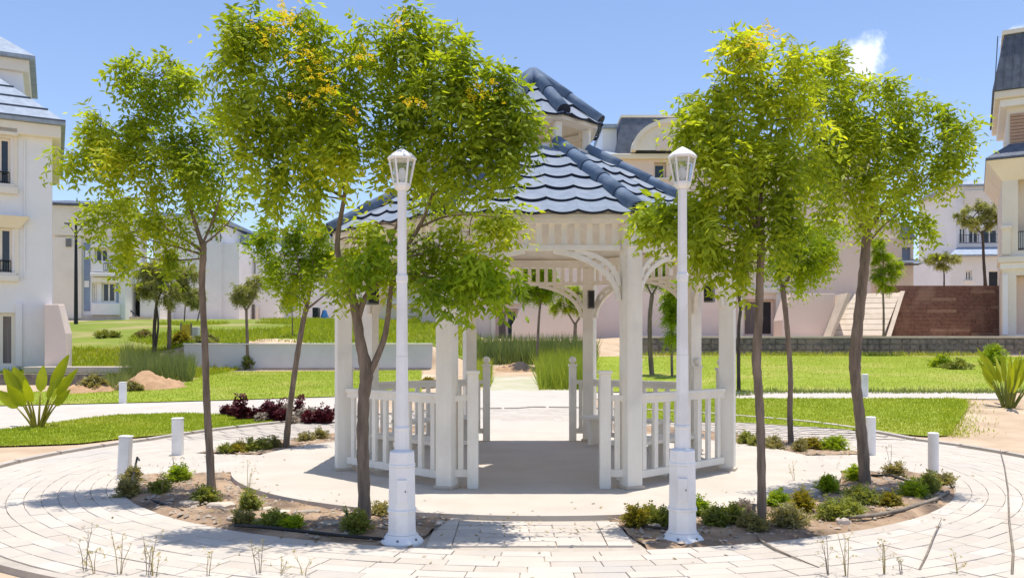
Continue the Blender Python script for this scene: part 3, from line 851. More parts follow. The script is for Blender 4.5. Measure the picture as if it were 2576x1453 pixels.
# ------------------------------------------------------------------ trees and plants
def frond_mesh(cl, n_per, flen, llen, lw, pairs, spread, droop, rng, shape='fern'):
    """cl: (k,3) cluster centres and (k,3) outward directions -> leaf faces"""
    c, outd = cl
    k = len(c); N = k*n_per
    base = np.repeat(c, n_per, 0) + rng.normal(0, spread, (N, 3))*np.array([1, 1, .75])
    d = np.repeat(outd, n_per, 0)*.55 + rng.normal(0, .6, (N, 3)); d[:, 2] -= droop*rng.random(N)*1.6
    d /= np.linalg.norm(d, axis=1, keepdims=True) + 1e-9
    L = flen*(.6 + .7*rng.random(N))
    side = np.cross(d, rng.normal(0, .35, (N, 3)) + np.array([0, 0, 1.0])); side /= np.linalg.norm(side, axis=1, keepdims=True) + 1e-9
    V = []
    for p in range(pairs):
        t = (p + .6)/pairs
        pt = base + d*(L*t)[:, None]; pt[:, 2] -= (L*t*t)*droop*.55
        for s in (-1, 1):
            ll = llen*(1.1 - .55*abs(t-.45))*(.75 + .5*rng.random(N))
            ld = side*s*.85 + d*.55 + rng.normal(0, .18, (N, 3)); ld[:, 2] -= .25*droop
            ld /= np.linalg.norm(ld, axis=1, keepdims=True)
            wv = np.cross(ld, np.cross(d, side) + rng.normal(0, .35, (N, 3))); wv /= np.linalg.norm(wv, axis=1, keepdims=True) + 1e-9
            tip = pt + ld*ll[:, None]; mid = pt + ld*(ll*.45)[:, None]
            wv = wv*(lw*(.7 + .6*rng.random(N)))[:, None]
            V.append(np.stack([pt, mid + wv, tip, mid - wv], 1))
    v = np.concatenate(V).reshape(-1, 3)
    return v, np.arange(len(v)).reshape(-1, 4)

def tree(name, label, trunk, radii, limbs, blobs, leaf, seed, Y=None, dens=1.0, flen=.23, llen=.082, lw=.0135, pairs=4, n_per=5, spread=.025, droop=1.05,
         barkm=bark, flowers=(), big=None, cat='tree', group=None, twig=True, rough=1.0, csize=1.0, bigleaf=None, dzb=0.0):
    """trunk: photograph points from the ground up; limbs: lists of points; blobs: (px,py,rx,ry,depth offset) lobes of the crown"""
    rng = np.random.default_rng(seed); rnd = random.Random(seed); bigleaf = bigleaf or leafD
    base = GT(*trunk[0]) if Y is None else P(trunk[0][0], trunk[0][1], Y)
    Y0 = base.y; s = Y0/F
    t = thing(name, label, cat, base, 0, group)
    o3 = Vector(base)
    def W(px, py, dz=0): return P(px, py, Y0+dz) - o3
    mb = MB()
    def smooth(pts, n=5):
        out = []
        for i in range(len(pts)-1):
            p0, p1, p2, p3 = pts[max(i-1, 0)], pts[i], pts[i+1], pts[min(i+2, len(pts)-1)]
            for j in range(n):
                u = j/n
                out.append(.5*((2*p1) + (p2-p0)*u + (2*p0-5*p1+4*p2-p3)*u*u + (3*p1-p0-3*p2+p3)*u**3))
        out.append(pts[-1]); return out
    tp = [W(*p) for p in trunk]; tp[0] = Vector((0, 0, -.06))
    tp_s = smooth(tp)
    rs = list(np.interp(np.linspace(0, 1, len(tp_s)), np.linspace(0, 1, len(radii)), radii))
    rs = [r*s*(1 + .07*math.sin(i*2.3+seed)) for i, r in enumerate(rs)]; rs[0] *= 1.25
    mb.tube(tp_s, rs, 10)
    anchors = [(p, rs[-1]) for p in tp_s[int(len(tp_s)*.7):]]
    for lb in limbs:
        pts = lb[0]; r0, r1 = lb[1]
        lp = smooth([W(*p) for p in pts]); n_ = len(lp)
        lr = [(r0 + (r1-r0)*i/(n_-1))*s for i in range(n_)]
        mb.tube(lp, lr, 7)
        anchors += [(lp[i], lr[i]) for i in range(n_//3, n_)]
    CL, OD = [], []
    for bi, bl in enumerate(blobs):
        px, py, rx, ry = bl[:4]; dz = bl[4] if len(bl) > 4 else rnd.uniform(-.45, .45)*(rx+ry)/2*s
        q = bl[5] if len(bl) > 5 else 1.0
        if py < 470: dz += dzb
        c = W(px, py, dz); ax = np.array([rx*s, (rx+ry)/2*s*.9, ry*s])
        vol = ax[0]*ax[1]*ax[2]
        area = (rx*ry)/2600.0*(s/.0042)**2 if False else rx*ry/ (2600.0)
        nt = max(4, int(8.8*area**.8*dens*q)) if group != 'young trees beyond the lawn' else max(9, int(26*area**.7*dens*q))
        a, ar = min(anchors, key=lambda A: (A[0]-c).length + max(0, A[0].z - c.z)*1.5)
        midp = (a+c)/2 + Vector((rnd.uniform(-.1, .1), rnd.uniform(-.1, .1), rnd.uniform(-.02, .12)))*(c-a).length
        bough = smooth([a, midp, c], 4)
        r_b = min(ar*.75, (3.6 if (c-a).length > .5 else 2.6)*s*rough)
        mb.tube(bough, [r_b + (1.2*s*rough - r_b)*i/(len(bough)-1) for i in range(len(bough))], 5, cap=False)
        # twigs spread from the bough through the lobe; each carries sprays along its outer part
        for k in range(nt):
            dv = rng.normal(0, 1, 3); dv[2] = dv[2]*.9 + .15; dv /= np.linalg.norm(dv)
            st = bough[rnd.randrange(len(bough)*2//3, len(bough))]
            ext = rnd.uniform(.66, 1.1) if rnd.random() < .85 else rnd.uniform(1.1, 1.36)
            end = c + Vector(dv*ax*ext)
            md = (st+end)/2 + Vector((rnd.uniform(-.12, .12), rnd.uniform(-.12, .12), rnd.uniform(.0, .22)))*(end-st).length
            tw = [st, md, end]
            mb.tube(tw, [1.0*s*rough, .75*s*rough, .35*s*rough], 3, cap=False)
            L_ = (end-st).length
            nn = max(2, min(7, int(L_/(.085*csize))))
            for j in range(nn):
                u = .42 + .58*(j+rnd.random()*.6)/nn
                u = min(u, 1.0)
                pt_ = (1-u)**2*st + 2*u*(1-u)*md + u*u*end
                CL.append(tuple(pt_)); td = (end-md).normalized(); OD.append(tuple(td))
    mb.build('trunk', barkm, t, smooth=True)
    CL = np.array(CL); OD = np.array(OD)
    sc = 1.0*csize
    v, f = frond_mesh((CL, OD), n_per, flen*sc, llen*sc, lw*sc, pairs, spread*sc, droop, rng)
    ob('crown', npmesh('crown', v, f, leaf), t)
    if big:
        bc, bo = [], []
        for (px, py, rx, ry, dz, num) in big:
            dd = rng.normal(0, 1, (num, 3)); dd /= np.linalg.norm(dd, axis=1, keepdims=True)
            bc.append(np.array(W(px, py, dz)) + dd*rng.random((num, 1))**.5*np.array([rx*s, (rx+ry)/2*s, ry*s])); bo.append(dd)
        v, f = frond_mesh((np.concatenate(bc), np.concatenate(bo)), 3, .17, .105, .017, 3, .05, 1.3, rng)
        ob('young_leaves', npmesh('young_leaves', v, f, bigleaf), t)
    for (px, py, rx, ry) in flowers:
        n_ = 6
        dz = dzb - rnd.uniform(.2, .5)
        cc = np.array(W(px, py, dz)) + rng.normal(0, .6, (n_, 3))*np.array([rx*s, (rx+ry)*.4*s, ry*s])
        dd = rng.normal(0, 1, (n_, 3)); dd[:, 2] = abs(dd[:, 2]); dd /= np.linalg.norm(dd, axis=1, keepdims=True)
        v, f = frond_mesh((cc, dd), 3, .06, .020, .007, 3, .03, .1, rng)
        ob('blossom', npmesh('blossom', v, f, flower), t)
    return t

gt = 'slender trees in the planting beds'
tree('tree', 'slender tree with wide open crown behind the leaning bollard, leftmost of bed trees',
     [(533, 1240), (528, 1150), (520, 1010), (515, 860), (508, 720), (511, 640), (510, 612)], [11.5, 10, 9, 8.5, 8, 8.5, 9],
     [([(510, 620), (490, 560), (478, 520), (455, 450)], (6, 3)), ([(509, 632), (470, 605), (420, 575), (360, 480), (300, 420)], (4.5, 1.5)),
      ([(509, 650), (440, 655), (390, 652), (330, 640)], (2.5, 1)), ([(512, 615), (560, 575), (600, 525)], (3, 1.2)), ([(510, 612), (540, 540), (560, 450), (545, 330)], (3.5, 1.2)),
      ([(478, 520), (440, 400), (430, 280), (420, 200)], (3.2, 1.2)), ([(508, 640), (460, 625), (400, 610), (330, 590)], (3.5, 1.2))],
     [(400, 190, 85, 45), (335, 190, 45, 35), (455, 235, 50, 38), (430, 155, 40, 28), (400, 250, 40, 40, None or .1, .6), (300, 350, 95, 55), (215, 350, 60, 38), (180, 385, 42, 36), (235, 300, 45, 32), (330, 290, 55, 35),
      (390, 380, 90, 65), (470, 360, 70, 60), (300, 410, 80, 40), (520, 430, 75, 60), (475, 470, 60, 50), (545, 300, 28, 45), (590, 440, 40, 48), (560, 500, 50, 30), (400, 455, 60, 35, .1, .7),
      (275, 560, 55, 38), (345, 580, 75, 45), (320, 630, 50, 28), (410, 560, 55, 50), (250, 520, 35, 25, 0, .6), (410, 630, 40, 22, 0, .7), (310, 500, 40, 22, 0, .4)],
     leafA, 3, group=gt, dens=.64, dzb=-.35)
tree('tree', 'bent tree with small dense crown beside the dark red plants',
     [(718, 1130), (724, 1070), (735, 980), (748, 890), (762, 810), (772, 770)], [9, 8, 7, 7, 6.5, 6],
     [([(772, 775), (760, 720), (745, 640), (720, 580)], (4, 1.2)), ([(772, 772), (785, 700), (790, 620), (800, 560)], (4, 1.2)), ([(771, 778), (800, 755), (830, 730)], (3.5, 1.2))],
     [(700, 580, 60, 42), (660, 600, 30, 28), (770, 570, 60, 42), (815, 600, 38, 50), (720, 640, 58, 42), (790, 650, 55, 50), (700, 690, 40, 32), (760, 700, 45, 36), (815, 700, 30, 40), (740, 740, 26, 20, 0, .5)],
     leafB, 5, flen=.22, group=gt, dens=1.15)
tree('tree', 'tall forked tree with yellow blossom beside the left lamp post', 
     [(918, 1315), (915, 1220), (912, 1100), (915, 1000), (921, 935), (906, 860), (894, 780), (878, 722)], [17, 15.5, 15, 15, 17, 13, 12, 10],
     [([(923, 950), (945, 905), (966, 850), (975, 800), (985, 720), (1010, 640)], (9.5, 5)), ([(900, 800), (920, 745), (950, 720)], (9, 5)), ([(880, 725), (852, 650), (850, 590), (868, 480), (872, 400), (860, 280)], (9, 2.5)),
      ([(950, 720), (985, 600), (1010, 520), (1000, 400), (1010, 250)], (5, 2)), ([(1010, 640), (1060, 560), (1090, 480), (1120, 380), (1140, 250)], (6, 2)),
      ([(1090, 490), (1150, 440), (1200, 400)], (4, 1.5)), ([(1060, 570), (1120, 545), (1190, 540), (1270, 550)], (3.5, 1.2)), ([(868, 480), (800, 400), (740, 320), (690, 200)], (4.5, 1.5)),
      ([(868, 500), (770, 440), (690, 380), (620, 260), (580, 160)], (4, 1.2)), ([(740, 320), (680, 120), (650, 40)], (3, 1))],
     [(620, 50, 65, 55), (690, 90, 60, 50), (760, 30, 45, 35), (560, 150, 55, 40), (610, 160, 50, 50), (590, 80, 36, 36), (660, 210, 75, 65), (760, 160, 70, 60), (790, 90, 50, 40, 0, .6), (840, 150, 70, 65), (730, 280, 80, 70), (830, 250, 80, 80),
      (620, 280, 50, 70), (640, 380, 55, 65), (720, 390, 70, 70), (810, 370, 75, 85), (900, 300, 75, 90), (880, 390, 50, 60), (930, 170, 70, 70), (940, 90, 55, 35), (690, 470, 45, 45), (770, 480, 50, 55),
      (1030, 130, 80, 60), (1000, 90, 50, 30), (1110, 100, 70, 45), (1160, 150, 60, 50), (1040, 22, 18, 16, 0, .8), (1000, 230, 80, 75), (1090, 220, 90, 75), (1180, 230, 80, 60), (1240, 190, 45, 40), (1290, 210, 38, 36), (1260, 280, 75, 55), (1310, 260, 45, 42), (1325, 330, 34, 34), (1300, 310, 45, 40),
      (1050, 320, 85, 65), (1150, 330, 90, 60), (1240, 350, 75, 50), (960, 340, 50, 70), (1010, 390, 50, 45, 0, .8), (1100, 420, 75, 50), (1200, 420, 70, 45), (1270, 400, 45, 40), (1060, 480, 40, 36, .2, .5),
      (900, 600, 55, 45), (940, 560, 45, 35), (870, 660, 40, 35), (950, 650, 55, 45), (1060, 600, 45, 50), (1110, 620, 70, 55), (1090, 690, 75, 40), (1180, 590, 65, 40), (1200, 650, 60, 38), (1150, 700, 60, 36), (1250, 560, 40, 24), (1280, 545, 24, 14)],
     leafA, 8, group=gt, dens=.54, dzb=-.4, flowers=[(705, 28, 22, 18), (740, 50, 18, 14), (785, 120, 28, 24), (770, 170, 30, 24), (810, 180, 40, 30), (820, 220, 30, 22), (900, 160, 20, 26), (1045, 262, 24, 12), (1240, 230, 36, 20), (1190, 245, 30, 20), (885, 300, 14, 20), (690, 85, 22, 16), (760, 240, 26, 18), (1000, 60, 20, 12)],
     bigleaf=leafmat('leaf_shade_green', (.09, .18, .01), (.28, .40, .02), trans=.5), big=[(1250, 690, 45, 38, -.2, 22), (950, 620, 60, 50, -.3, 14), (900, 650, 40, 40, -.3, 10), (1130, 700, 70, 40, -.3, 20), (1200, 660, 50, 30, -.3, 12)])
tree('tree', 'straight tree with dense drooping crown, nearest right of the gazebo',
     [(1916, 1330), (1915, 1200), (1912, 1060), (1906, 960), (1902, 900), (1908, 800), (1911, 700), (1914, 610), (1908, 540)], [12.5, 11, 11, 11, 12, 10.5, 10, 10, 9],
     [([(1912, 600), (1880, 520), (1850, 430), (1820, 330), (1830, 150)], (6, 1.5)), ([(1908, 545), (1920, 450), (1940, 330), (1960, 200)], (6, 1.5)), ([(1914, 640), (1960, 590), (2000, 540)], (4, 1.5)), ([(1912, 580), (1860, 540), (1790, 490), (1740, 430)], (4, 1.2)), ([(1912, 610), (1820, 570), (1740, 550), (1650, 530)], (3, 1))],
     [(1840, 95, 35, 25), (1885, 105, 45, 35), (1860, 150, 50, 35), (1740, 240, 45, 35), (1790, 220, 50, 45), (1870, 220, 65, 55), (1770, 310, 60, 55), (1840, 310, 75, 65), (1930, 250, 70, 65), (1990, 190, 50, 45), (1780, 400, 60, 60), (1860, 410, 80, 70), (1940, 370, 85, 75),
      (1830, 500, 60, 55), (1910, 500, 75, 65), (1990, 450, 65, 65), (1870, 590, 55, 45), (1960, 580, 60, 50), (1760, 480, 40, 50), (1775, 560, 45, 45), (1800, 620, 35, 35), (1720, 330, 30, 30, 0, .6), (1850, 660, 26, 35, 0, .6), (1760, 620, 26, 36, 0, .6), (1650, 525, 46, 26, -.1), (1700, 535, 36, 24, -.1), (2030, 300, 45, 60), (2035, 400, 45, 60), (2010, 130, 40, 34)],
     leafA, 13, group=gt, dens=.58, dzb=-.15, flowers=[(1925, 80, 22, 12), (1905, 115, 16, 12)], big=[(1650, 525, 55, 32, -.1, 18), (1770, 570, 45, 55, -.2, 12), (1700, 545, 30, 30, -.1, 6)])
tree('tree', 'smaller tree with low rounded crown behind, between the two taller right trees',
     [(1990, 1118), (1986, 1040), (1988, 960), (1984, 880), (1976, 790), (1968, 724)], [8, 7, 6.5, 6.5, 6.5, 7],
     [([(1969, 735), (1955, 660), (1960, 600)], (4.5, 1.5)), ([(1968, 728), (2000, 670), (2040, 620)], (4.5, 1.5))],
     [(2000, 650, 60, 45), (2060, 620, 55, 40), (1960, 620, 45, 42), (2020, 590, 60, 40), (2085, 585, 36, 36), (2000, 690, 50, 26), (1960, 670, 30, 30), (2060, 660, 40, 26)],
     leafB, 17, group=gt, dens=1.35)
tree('tree', 'thick trunked tree with wide drooping crown beside the right round bollards',
     [(2176, 1222), (2170, 1130), (2160, 1030), (2152, 960), (2150, 900), (2158, 810), (2168, 720), (2176, 640), (2180, 570)], [15, 14, 13, 13, 15, 13, 12.5, 12, 10],
     [([(2178, 600), (2150, 520), (2110, 420), (2080, 300), (2070, 180)], (6, 1.5)), ([(2180, 575), (2200, 480), (2210, 380), (2200, 280)], (6, 1.5)), ([(2178, 590), (2240, 510), (2310, 470), (2370, 390), (2410, 330)], (4.5, 1.2)), ([(2180, 580), (2260, 450), (2290, 330)], (4, 1.2)), ([(2177, 620), (2230, 560), (2310, 500)], (3, 1))],
     [(2060, 140, 45, 38), (2120, 130, 45, 36), (2095, 190, 65, 50), (2030, 220, 55, 50), (2190, 210, 55, 42), (2230, 200, 30, 26), (2150, 260, 75, 60), (2060, 290, 70, 65), (2230, 280, 65, 55), (2300, 260, 55, 45), (2130, 350, 80, 70), (2220, 360, 75, 65), (2300, 340, 55, 60), (2050, 390, 65, 65), (2120, 440, 75, 60), (2210, 450, 60, 55), (2280, 430, 55, 50),
      (2390, 300, 40, 34), (2420, 330, 36, 40), (2370, 360, 40, 34), (2390, 400, 26, 22, 0, .6), (2170, 520, 55, 42), (2090, 510, 55, 50), (2290, 500, 40, 32, 0, .7), (2330, 540, 26, 22, 0, .6), (2240, 520, 40, 30, 0, .7), (2350, 430, 24, 26, 0, .5), (2060, 460, 60, 60)],
     leafA, 23, group=gt, dens=.57, dzb=-.55, flen=.26)
# trees farther back, each built the same way with fewer leaves
gb = 'young trees beyond the lawn'
far = dict(flen=.26, llen=.085, lw=.018, pairs=5, n_per=6, spread=.05, group=gb, droop=.6)
tree('young_tree', 'young tree with bare slim stem seen through the gazebo opening, nearer of two', [(1349, 930), (1352, 860), (1356, 790), (1360, 758)], [4, 3.5, 3, 3],
     [([(1360, 765), (1345, 720), (1330, 680)], (2, 1)), ([(1360, 760), (1372, 710), (1380, 660)], (2, 1))],
     [(1340, 700, 36, 28), (1370, 690, 32, 30), (1325, 730, 30, 24), (1355, 740, 34, 22), (1345, 660, 30, 22), (1385, 720, 20, 22)], leafB, 31, **far, dens=1.2)
tree('young_tree', 'yellowish small tree with dark forked stem before the pink wall', [(1446, 862), (1446, 840), (1447, 815)], [5, 4.5, 4],
     [([(1447, 818), (1430, 790), (1415, 760)], (3, 1)), ([(1447, 815), (1465, 785), (1475, 755)], (3, 1))],
     [(1420, 740, 30, 24), (1455, 735, 34, 26), (1400, 770, 20, 16), (1435, 770, 26, 18), (1470, 765, 20, 20)], leafA, 32, **far, dens=1.0, Y=43)
tree('young_tree', 'dark stemmed tree seen between the gazebo right posts', [(1640, 945), (1635, 880), (1634, 800), (1640, 740)], [6.5, 6, 5.5, 5],
     [([(1640, 745), (1625, 715), (1612, 700)], (3, 1)), ([(1640, 742), (1655, 710), (1660, 680)], (3, 1))], [(1635, 690, 34, 30), (1660, 670, 26, 30), (1615, 670, 24, 24)], leafB, 33, **far, dens=1.5)
tree('young_tree', 'narrow leafy tree with round head beside the right lamp post shaft', [(1690, 948), (1689, 880), (1690, 840)], [3.5, 3.2, 3], [],
     [(1690, 800, 24, 26), (1688, 750, 28, 30), (1700, 720, 24, 18), (1690, 850, 20, 16, 0, .7)], leafB, 34, **far, dens=1.4)
tree('young_tree', 'dark twisting tree at the right edge of the gazebo', [(1858, 985), (1857, 900), (1858, 820), (1862, 770), (1850, 720)], [5, 4.5, 4, 4, 3],
     [([(1858, 760), (1870, 700), (1860, 650)], (2.5, 1))], [(1850, 690, 24, 30), (1870, 650, 30, 36), (1845, 640, 26, 30)], leafC, 35, **far, dens=1.2, barkm=bark_d)
tree('young_tree', 'grey green sparse tree with two dark stems above the tall grass', [(388, 892), (388, 830), (392, 780), (396, 750)], [5, 4.5, 4, 3],
     [([(390, 885), (398, 820), (394, 770)], (3, 2)), ([(396, 755), (375, 710), (365, 680)], (2.5, 1)), ([(396, 755), (415, 710), (420, 680)], (2.5, 1))],
     [(385, 690, 40, 30), (370, 730, 32, 30), (415, 710, 36, 34), (400, 670, 36, 22), (420, 750, 24, 20, 0, .6)], leafC, 36, **far, dens=.9, barkm=bark_d)
tree('young_tree', 'sparse olive tree with straight brown stem right of the twin stemmed one', [(425, 880), (426, 820), (425, 760)], [5.5, 5, 4],
     [([(425, 765), (410, 720), (405, 690)], (2.5, 1)), ([(425, 762), (445, 720), (455, 690)], (2.5, 1))], [(445, 700, 38, 30), (470, 690, 30, 30), (430, 670, 34, 20), (460, 730, 30, 22)], leafC, 37, **far, dens=.9)
tree('young_tree', 'staked young tree in front of the long grey wall', [(624, 922), (622, 860), (620, 800), (620, 775)], [4.5, 4, 3.5, 3.5],
     [([(620, 785), (605, 750), (598, 725)], (2.5, 1)), ([(620, 780), (640, 745), (645, 715)], (2.5, 1))], [(610, 725, 26, 20), (640, 720, 24, 24), (622, 750, 28, 18), (600, 745, 16, 16)], leafC, 38, **far, dens=.95)
tree('young_tree', 'very thin young tree on the hill left of the bent trunk', [(735, 848), (735, 800), (733, 770)], [1.6, 1.4, 1.2], [], [(733, 740, 16, 26), (725, 765, 14, 16), (742, 720, 14, 16)], leafC, 39, **far, dens=.8)
tree('young_tree', 'thin sapling before the white building, left of a taller trunk', [(463, 812), (465, 780), (466, 760)], [1.8, 1.6, 1.2], [], [(466, 742, 20, 22), (478, 755, 14, 14)], leafC, 40, **far, dens=.7)
tree('young_tree', 'thin leaning sapling before the white building close to a tall trunk', [(495, 812), (500, 790), (506, 765)], [1.8, 1.6, 1.2], [], [(500, 740, 18, 22), (492, 760, 12, 14)], leafC, 41, **far, dens=.7)
tree('young_tree', 'bare looking small tree above the brown brick wall', [(2374, 718), (2374, 690), (2372, 668)], [2, 1.6, 1.4],
     [([(2372, 672), (2350, 652), (2335, 640)], (1.4, .6)), ([(2372, 670), (2395, 650), (2405, 645)], (1.4, .6)), ([(2372, 668), (2376, 645)], (1.2, .6))], [(2365, 648, 34, 16), (2392, 652, 26, 16), (2345, 655, 24, 14), (2372, 668, 22, 12)], leafC, 42, **far, dens=.45, Y=58, barkm=bark_d)
tree('young_tree', 'flat topped grey green tree before the far right house', [(2478, 716), (2474, 660), (2472, 610), (2470, 580)], [4, 3.4, 3, 2.6],
     [([(2471, 590), (2440, 560), (2420, 545)], (2, .8)), ([(2470, 585), (2500, 560), (2515, 545)], (2, .8))], [(2425, 545, 38, 24), (2460, 532, 44, 26), (2495, 540, 40, 26), (2470, 562, 44, 18), (2435, 565, 30, 16), (2505, 562, 26, 18)], leafC, 43, **far, dens=1.1, Y=60, barkm=bark_d)
tree('young_tree', 'bright green young tree just right of the thick trunk before pale house', [(2222, 842), (2222, 780), (2220, 720), (2222, 690)], [3, 2.6, 2.4, 2.2], [],
     [(2222, 650, 26, 28), (2235, 690, 26, 26), (2212, 690, 18, 22), (2250, 665, 18, 16), (2205, 620, 18, 30), (2225, 720, 20, 12, 0, .6)], leafB, 44, **far, dens=1.1, Y=41)

# shrubs in the beds
def shrub(px, py, rx, hgt_px, leaf, label, seed, llen=.03, group='small shrubs in the planting beds', n=None, name='shrub', cat='shrub'):
    rng = np.random.default_rng(seed + 1000)
    g = GT(px, py); s = g.y/F
    t = thing(name, label, cat, g, 0, group)
    w, h = rx*s*.86, hgt_px*s*.8
    nc = n or int(18 + rx*hgt_px*.02)
    th = rng.random(nc)*2*np.pi; r = rng.random(nc)**.5; z = rng.random(nc)
    prof = np.sin(np.clip(.18 + z*.82, 0, 1)*np.pi)**.6
    c = np.column_stack([r*np.cos(th)*w*prof, r*np.sin(th)*w*prof, .03 + z*h*(1-.35*r*r)])
    od = np.column_stack([np.cos(th)*r, np.sin(th)*r, np.full(nc, .7)]); od /= np.linalg.norm(od, axis=1, keepdims=True)
    v, f = frond_mesh((c, od), 7, .06 + h*.12, llen, llen*.28, 4, .02 + w*.07, .1, rng)
    ob('foliage', npmesh('foliage', v, f, leaf), t)
    mb = MB()
    for k in range(7):
        j = rng.integers(nc); e = Vector(c[j]); mb.tube([(rng.normal(0, .01), rng.normal(0, .01), -.02), e*.5 + Vector((0, 0, .02)), e], [.006, .004, .002], 4)
    mb.build('stems', woodm, t)
    return t
SH = [  # px, base py, half width, height, leaf, label
 (320, 1252, 24, 40, leafO, 'grey brown dry shrub at the foot of the leaning bollard'),
 (398, 1247, 22, 30, leafS, 'compact dark green shrub left of the bright green one'),
 (447, 1216, 24, 40, leafD, 'bright green round shrub below the seamed square bollard'),
 (520, 1268, 28, 34, leafS, 'green shrub at the foot of the leftmost tree'),
 (628, 1292, 20, 46, leafS, 'taller dark shrub mid left bed beside stone slabs'),
 (610, 1325, 18, 24, leafO, 'low olive shrub at the front edge of left bed'),
 (688, 1330, 30, 30, leafS, 'wide green shrub at the front edge of left bed'),
 (737, 1338, 20, 24, leafD, 'small bright shrub next to the wide one at left bed edge'),
 (893, 1345, 27, 46, leafS, 'green shrub at the foot of the forked tree'),
 (960, 1300, 18, 18, leafO, 'tiny dry tuft between forked trunk and left lamp post'),
 (330, 1218, 14, 36, leafO, 'thin dry weed behind the leaning bollard shrub'),
 (568, 1143, 18, 20, leafS, 'low shrub at the left end of rear left bed'), (600, 1141, 18, 24, leafY, 'yellowish low shrub second in rear left bed'),
 (632, 1138, 18, 28, leafS, 'green low shrub third in rear left bed'), (662, 1134, 20, 34, leafS, 'fullest green shrub in rear left bed before the bent trunk'),
 (690, 1130, 14, 28, leafO, 'olive shrub next to the bent trunk'), (770, 1112, 18, 18, leafO, 'brownish low shrub right of the bent trunk'), (805, 1106, 20, 20, leafO, 'brownish low shrub by the gazebo left edge'),
 (1598, 1330, 18, 44, leafY, 'yellow upright shrub at the left end of right bed'), (1632, 1318, 20, 30, leafY, 'yellow green shrub second in right bed'), (1662, 1326, 24, 36, leafS, 'green shrub touching the right lamp post'),
 (1758, 1304, 18, 40, leafD, 'fresh green shrub right behind the right lamp post'), (1800, 1326, 34, 36, leafS, 'broad green shrub right of the right lamp post'), (1842, 1320, 24, 34, leafS, 'dark green shrub left of the straight tree'),
 (1890, 1338, 34, 30, leafO, 'dry olive shrub at the foot of straight tree'), (1872, 1306, 20, 34, leafP, 'pale dry bush behind the straight tree foot'), (1985, 1330, 44, 42, leafO, 'broad grey green shrub right of the straight tree'),
 (2016, 1292, 18, 52, leafY, 'upright yellow shrub mid right bed'), (1960, 1278, 26, 24, leafD, 'small light green shrub behind the broad one'), (2080, 1242, 22, 36, leafD, 'bright green round shrub at the inner edge of right bed'),
 (2150, 1216, 13, 38, leafD, 'narrow green shrub left of the thick trunk'), (2165, 1272, 44, 38, leafS, 'wide shrub in front of the thick trunk'), (2092, 1312, 30, 42, leafS, 'green shrub at the front edge of right bed'),
 (2135, 1300, 26, 30, leafS, 'low shrub beside a soil mound at right bed front'), (2236, 1278, 22, 26, leafY, 'yellow green low shrub right of thick trunk'), (2295, 1256, 30, 38, leafD, 'full green shrub near the right end of bed'),
 (2332, 1240, 24, 52, leafS, 'tall shrub at the foot of nearest round bollard'), (2250, 1200, 18, 30, leafO, 'brown dry bush behind the thick trunk'), (2375, 1225, 20, 22, leafO, 'brown dry weed at the right tip of bed'),
 (1875, 1122, 24, 32, leafS, 'shrub left in rear right bed by the gazebo'), (1910, 1128, 24, 30, leafS, 'shrub in rear right bed behind the straight trunk'), (1945, 1134, 24, 36, leafO, 'olive shrub left of the smaller tree foot'),
 (2042, 1134, 22, 30, leafY, 'yellow shrub right of the smaller tree foot'), (2078, 1134, 20, 28, leafD, 'green shrub middle of three at rear right bed'), (2108, 1136, 26, 38, leafD, 'tallest green shrub at right of rear right bed'), (2010, 1140, 16, 30, leafO, 'thin dry shrub between the smaller tree and yellow shrub')]
for i, a in enumerate(SH): shrub(*a, seed=i)
# other bushes on the lawns' edges
for i, a in enumerate([(2365, 925, 34, 38, leafD, 'green bush on the lawn below the dark stone wall'), (2410, 930, 40, 26, leafS, 'low spreading bush right of the green bush on far lawn'), (2500, 920, 34, 70, leafD, 'upright bush behind the spiky plant'),
     (624, 925, 12, 34, leafS, 'small bush at the foot of the staked young tree'), (335, 985, 26, 22, leafO, 'dry tuft on the earth mound'), (235, 985, 34, 46, leafO, 'brownish bush below the left house'), (1075, 975, 26, 24, leafY, 'yellowish bush seen through gazebo left side')]):
    shrub(*a, seed=200+i, llen=.07, group='bushes on the lawns', name='bush', cat='bush')
# dark red plants
RP = [(572, 1046, 12, 26, 0), (586, 1050, 14, 30, 0), (622, 1056, 15, 30, 0), (682, 1060, 15, 30, 0), (708, 1062, 15, 34, 0), (780, 1066, 15, 30, 0), (604, 1058, 24, 68, 0), (640, 1056, 18, 34, 0), (668, 1056, 18, 50, 0), (694, 1060, 20, 66, 0), (720, 1060, 16, 40, 1), (748, 1056, 16, 62, 0), (768, 1062, 18, 40, 1), (790, 1064, 18, 44, 1), (808, 1066, 16, 46, 0), (826, 1066, 18, 48, 0), (655, 1062, 14, 22, 1), (735, 1066, 14, 24, 1)]
RL = ['small dark red plant at the left end of row', 'low dark red plant just left of the tallest red one', 'low dark red plant close right of the tallest red one', 'low dark red plant left of the tall many tipped one', 'low dark red plant right of the tall many tipped one', 'low dark red plant between pale ones right of bent trunk', 'tallest dark red plant with spreading stems', 'wider dark red plant second right of tallest red one', 'tall dark red plant midway between tallest and many tipped ones', 'tall red plant with many tips mid row', 'pale pinkish plant mid row left of bent trunk',
      'red plant directly behind the bent trunk', 'pale pinkish plant just right of bent trunk', 'pale plant second right of bent trunk', 'dark red plant third right of bent trunk', 'dark red plant touching the gazebo edge', 'tiny pale plant in front of red row', 'tiny pale plant front of row left of bent trunk']
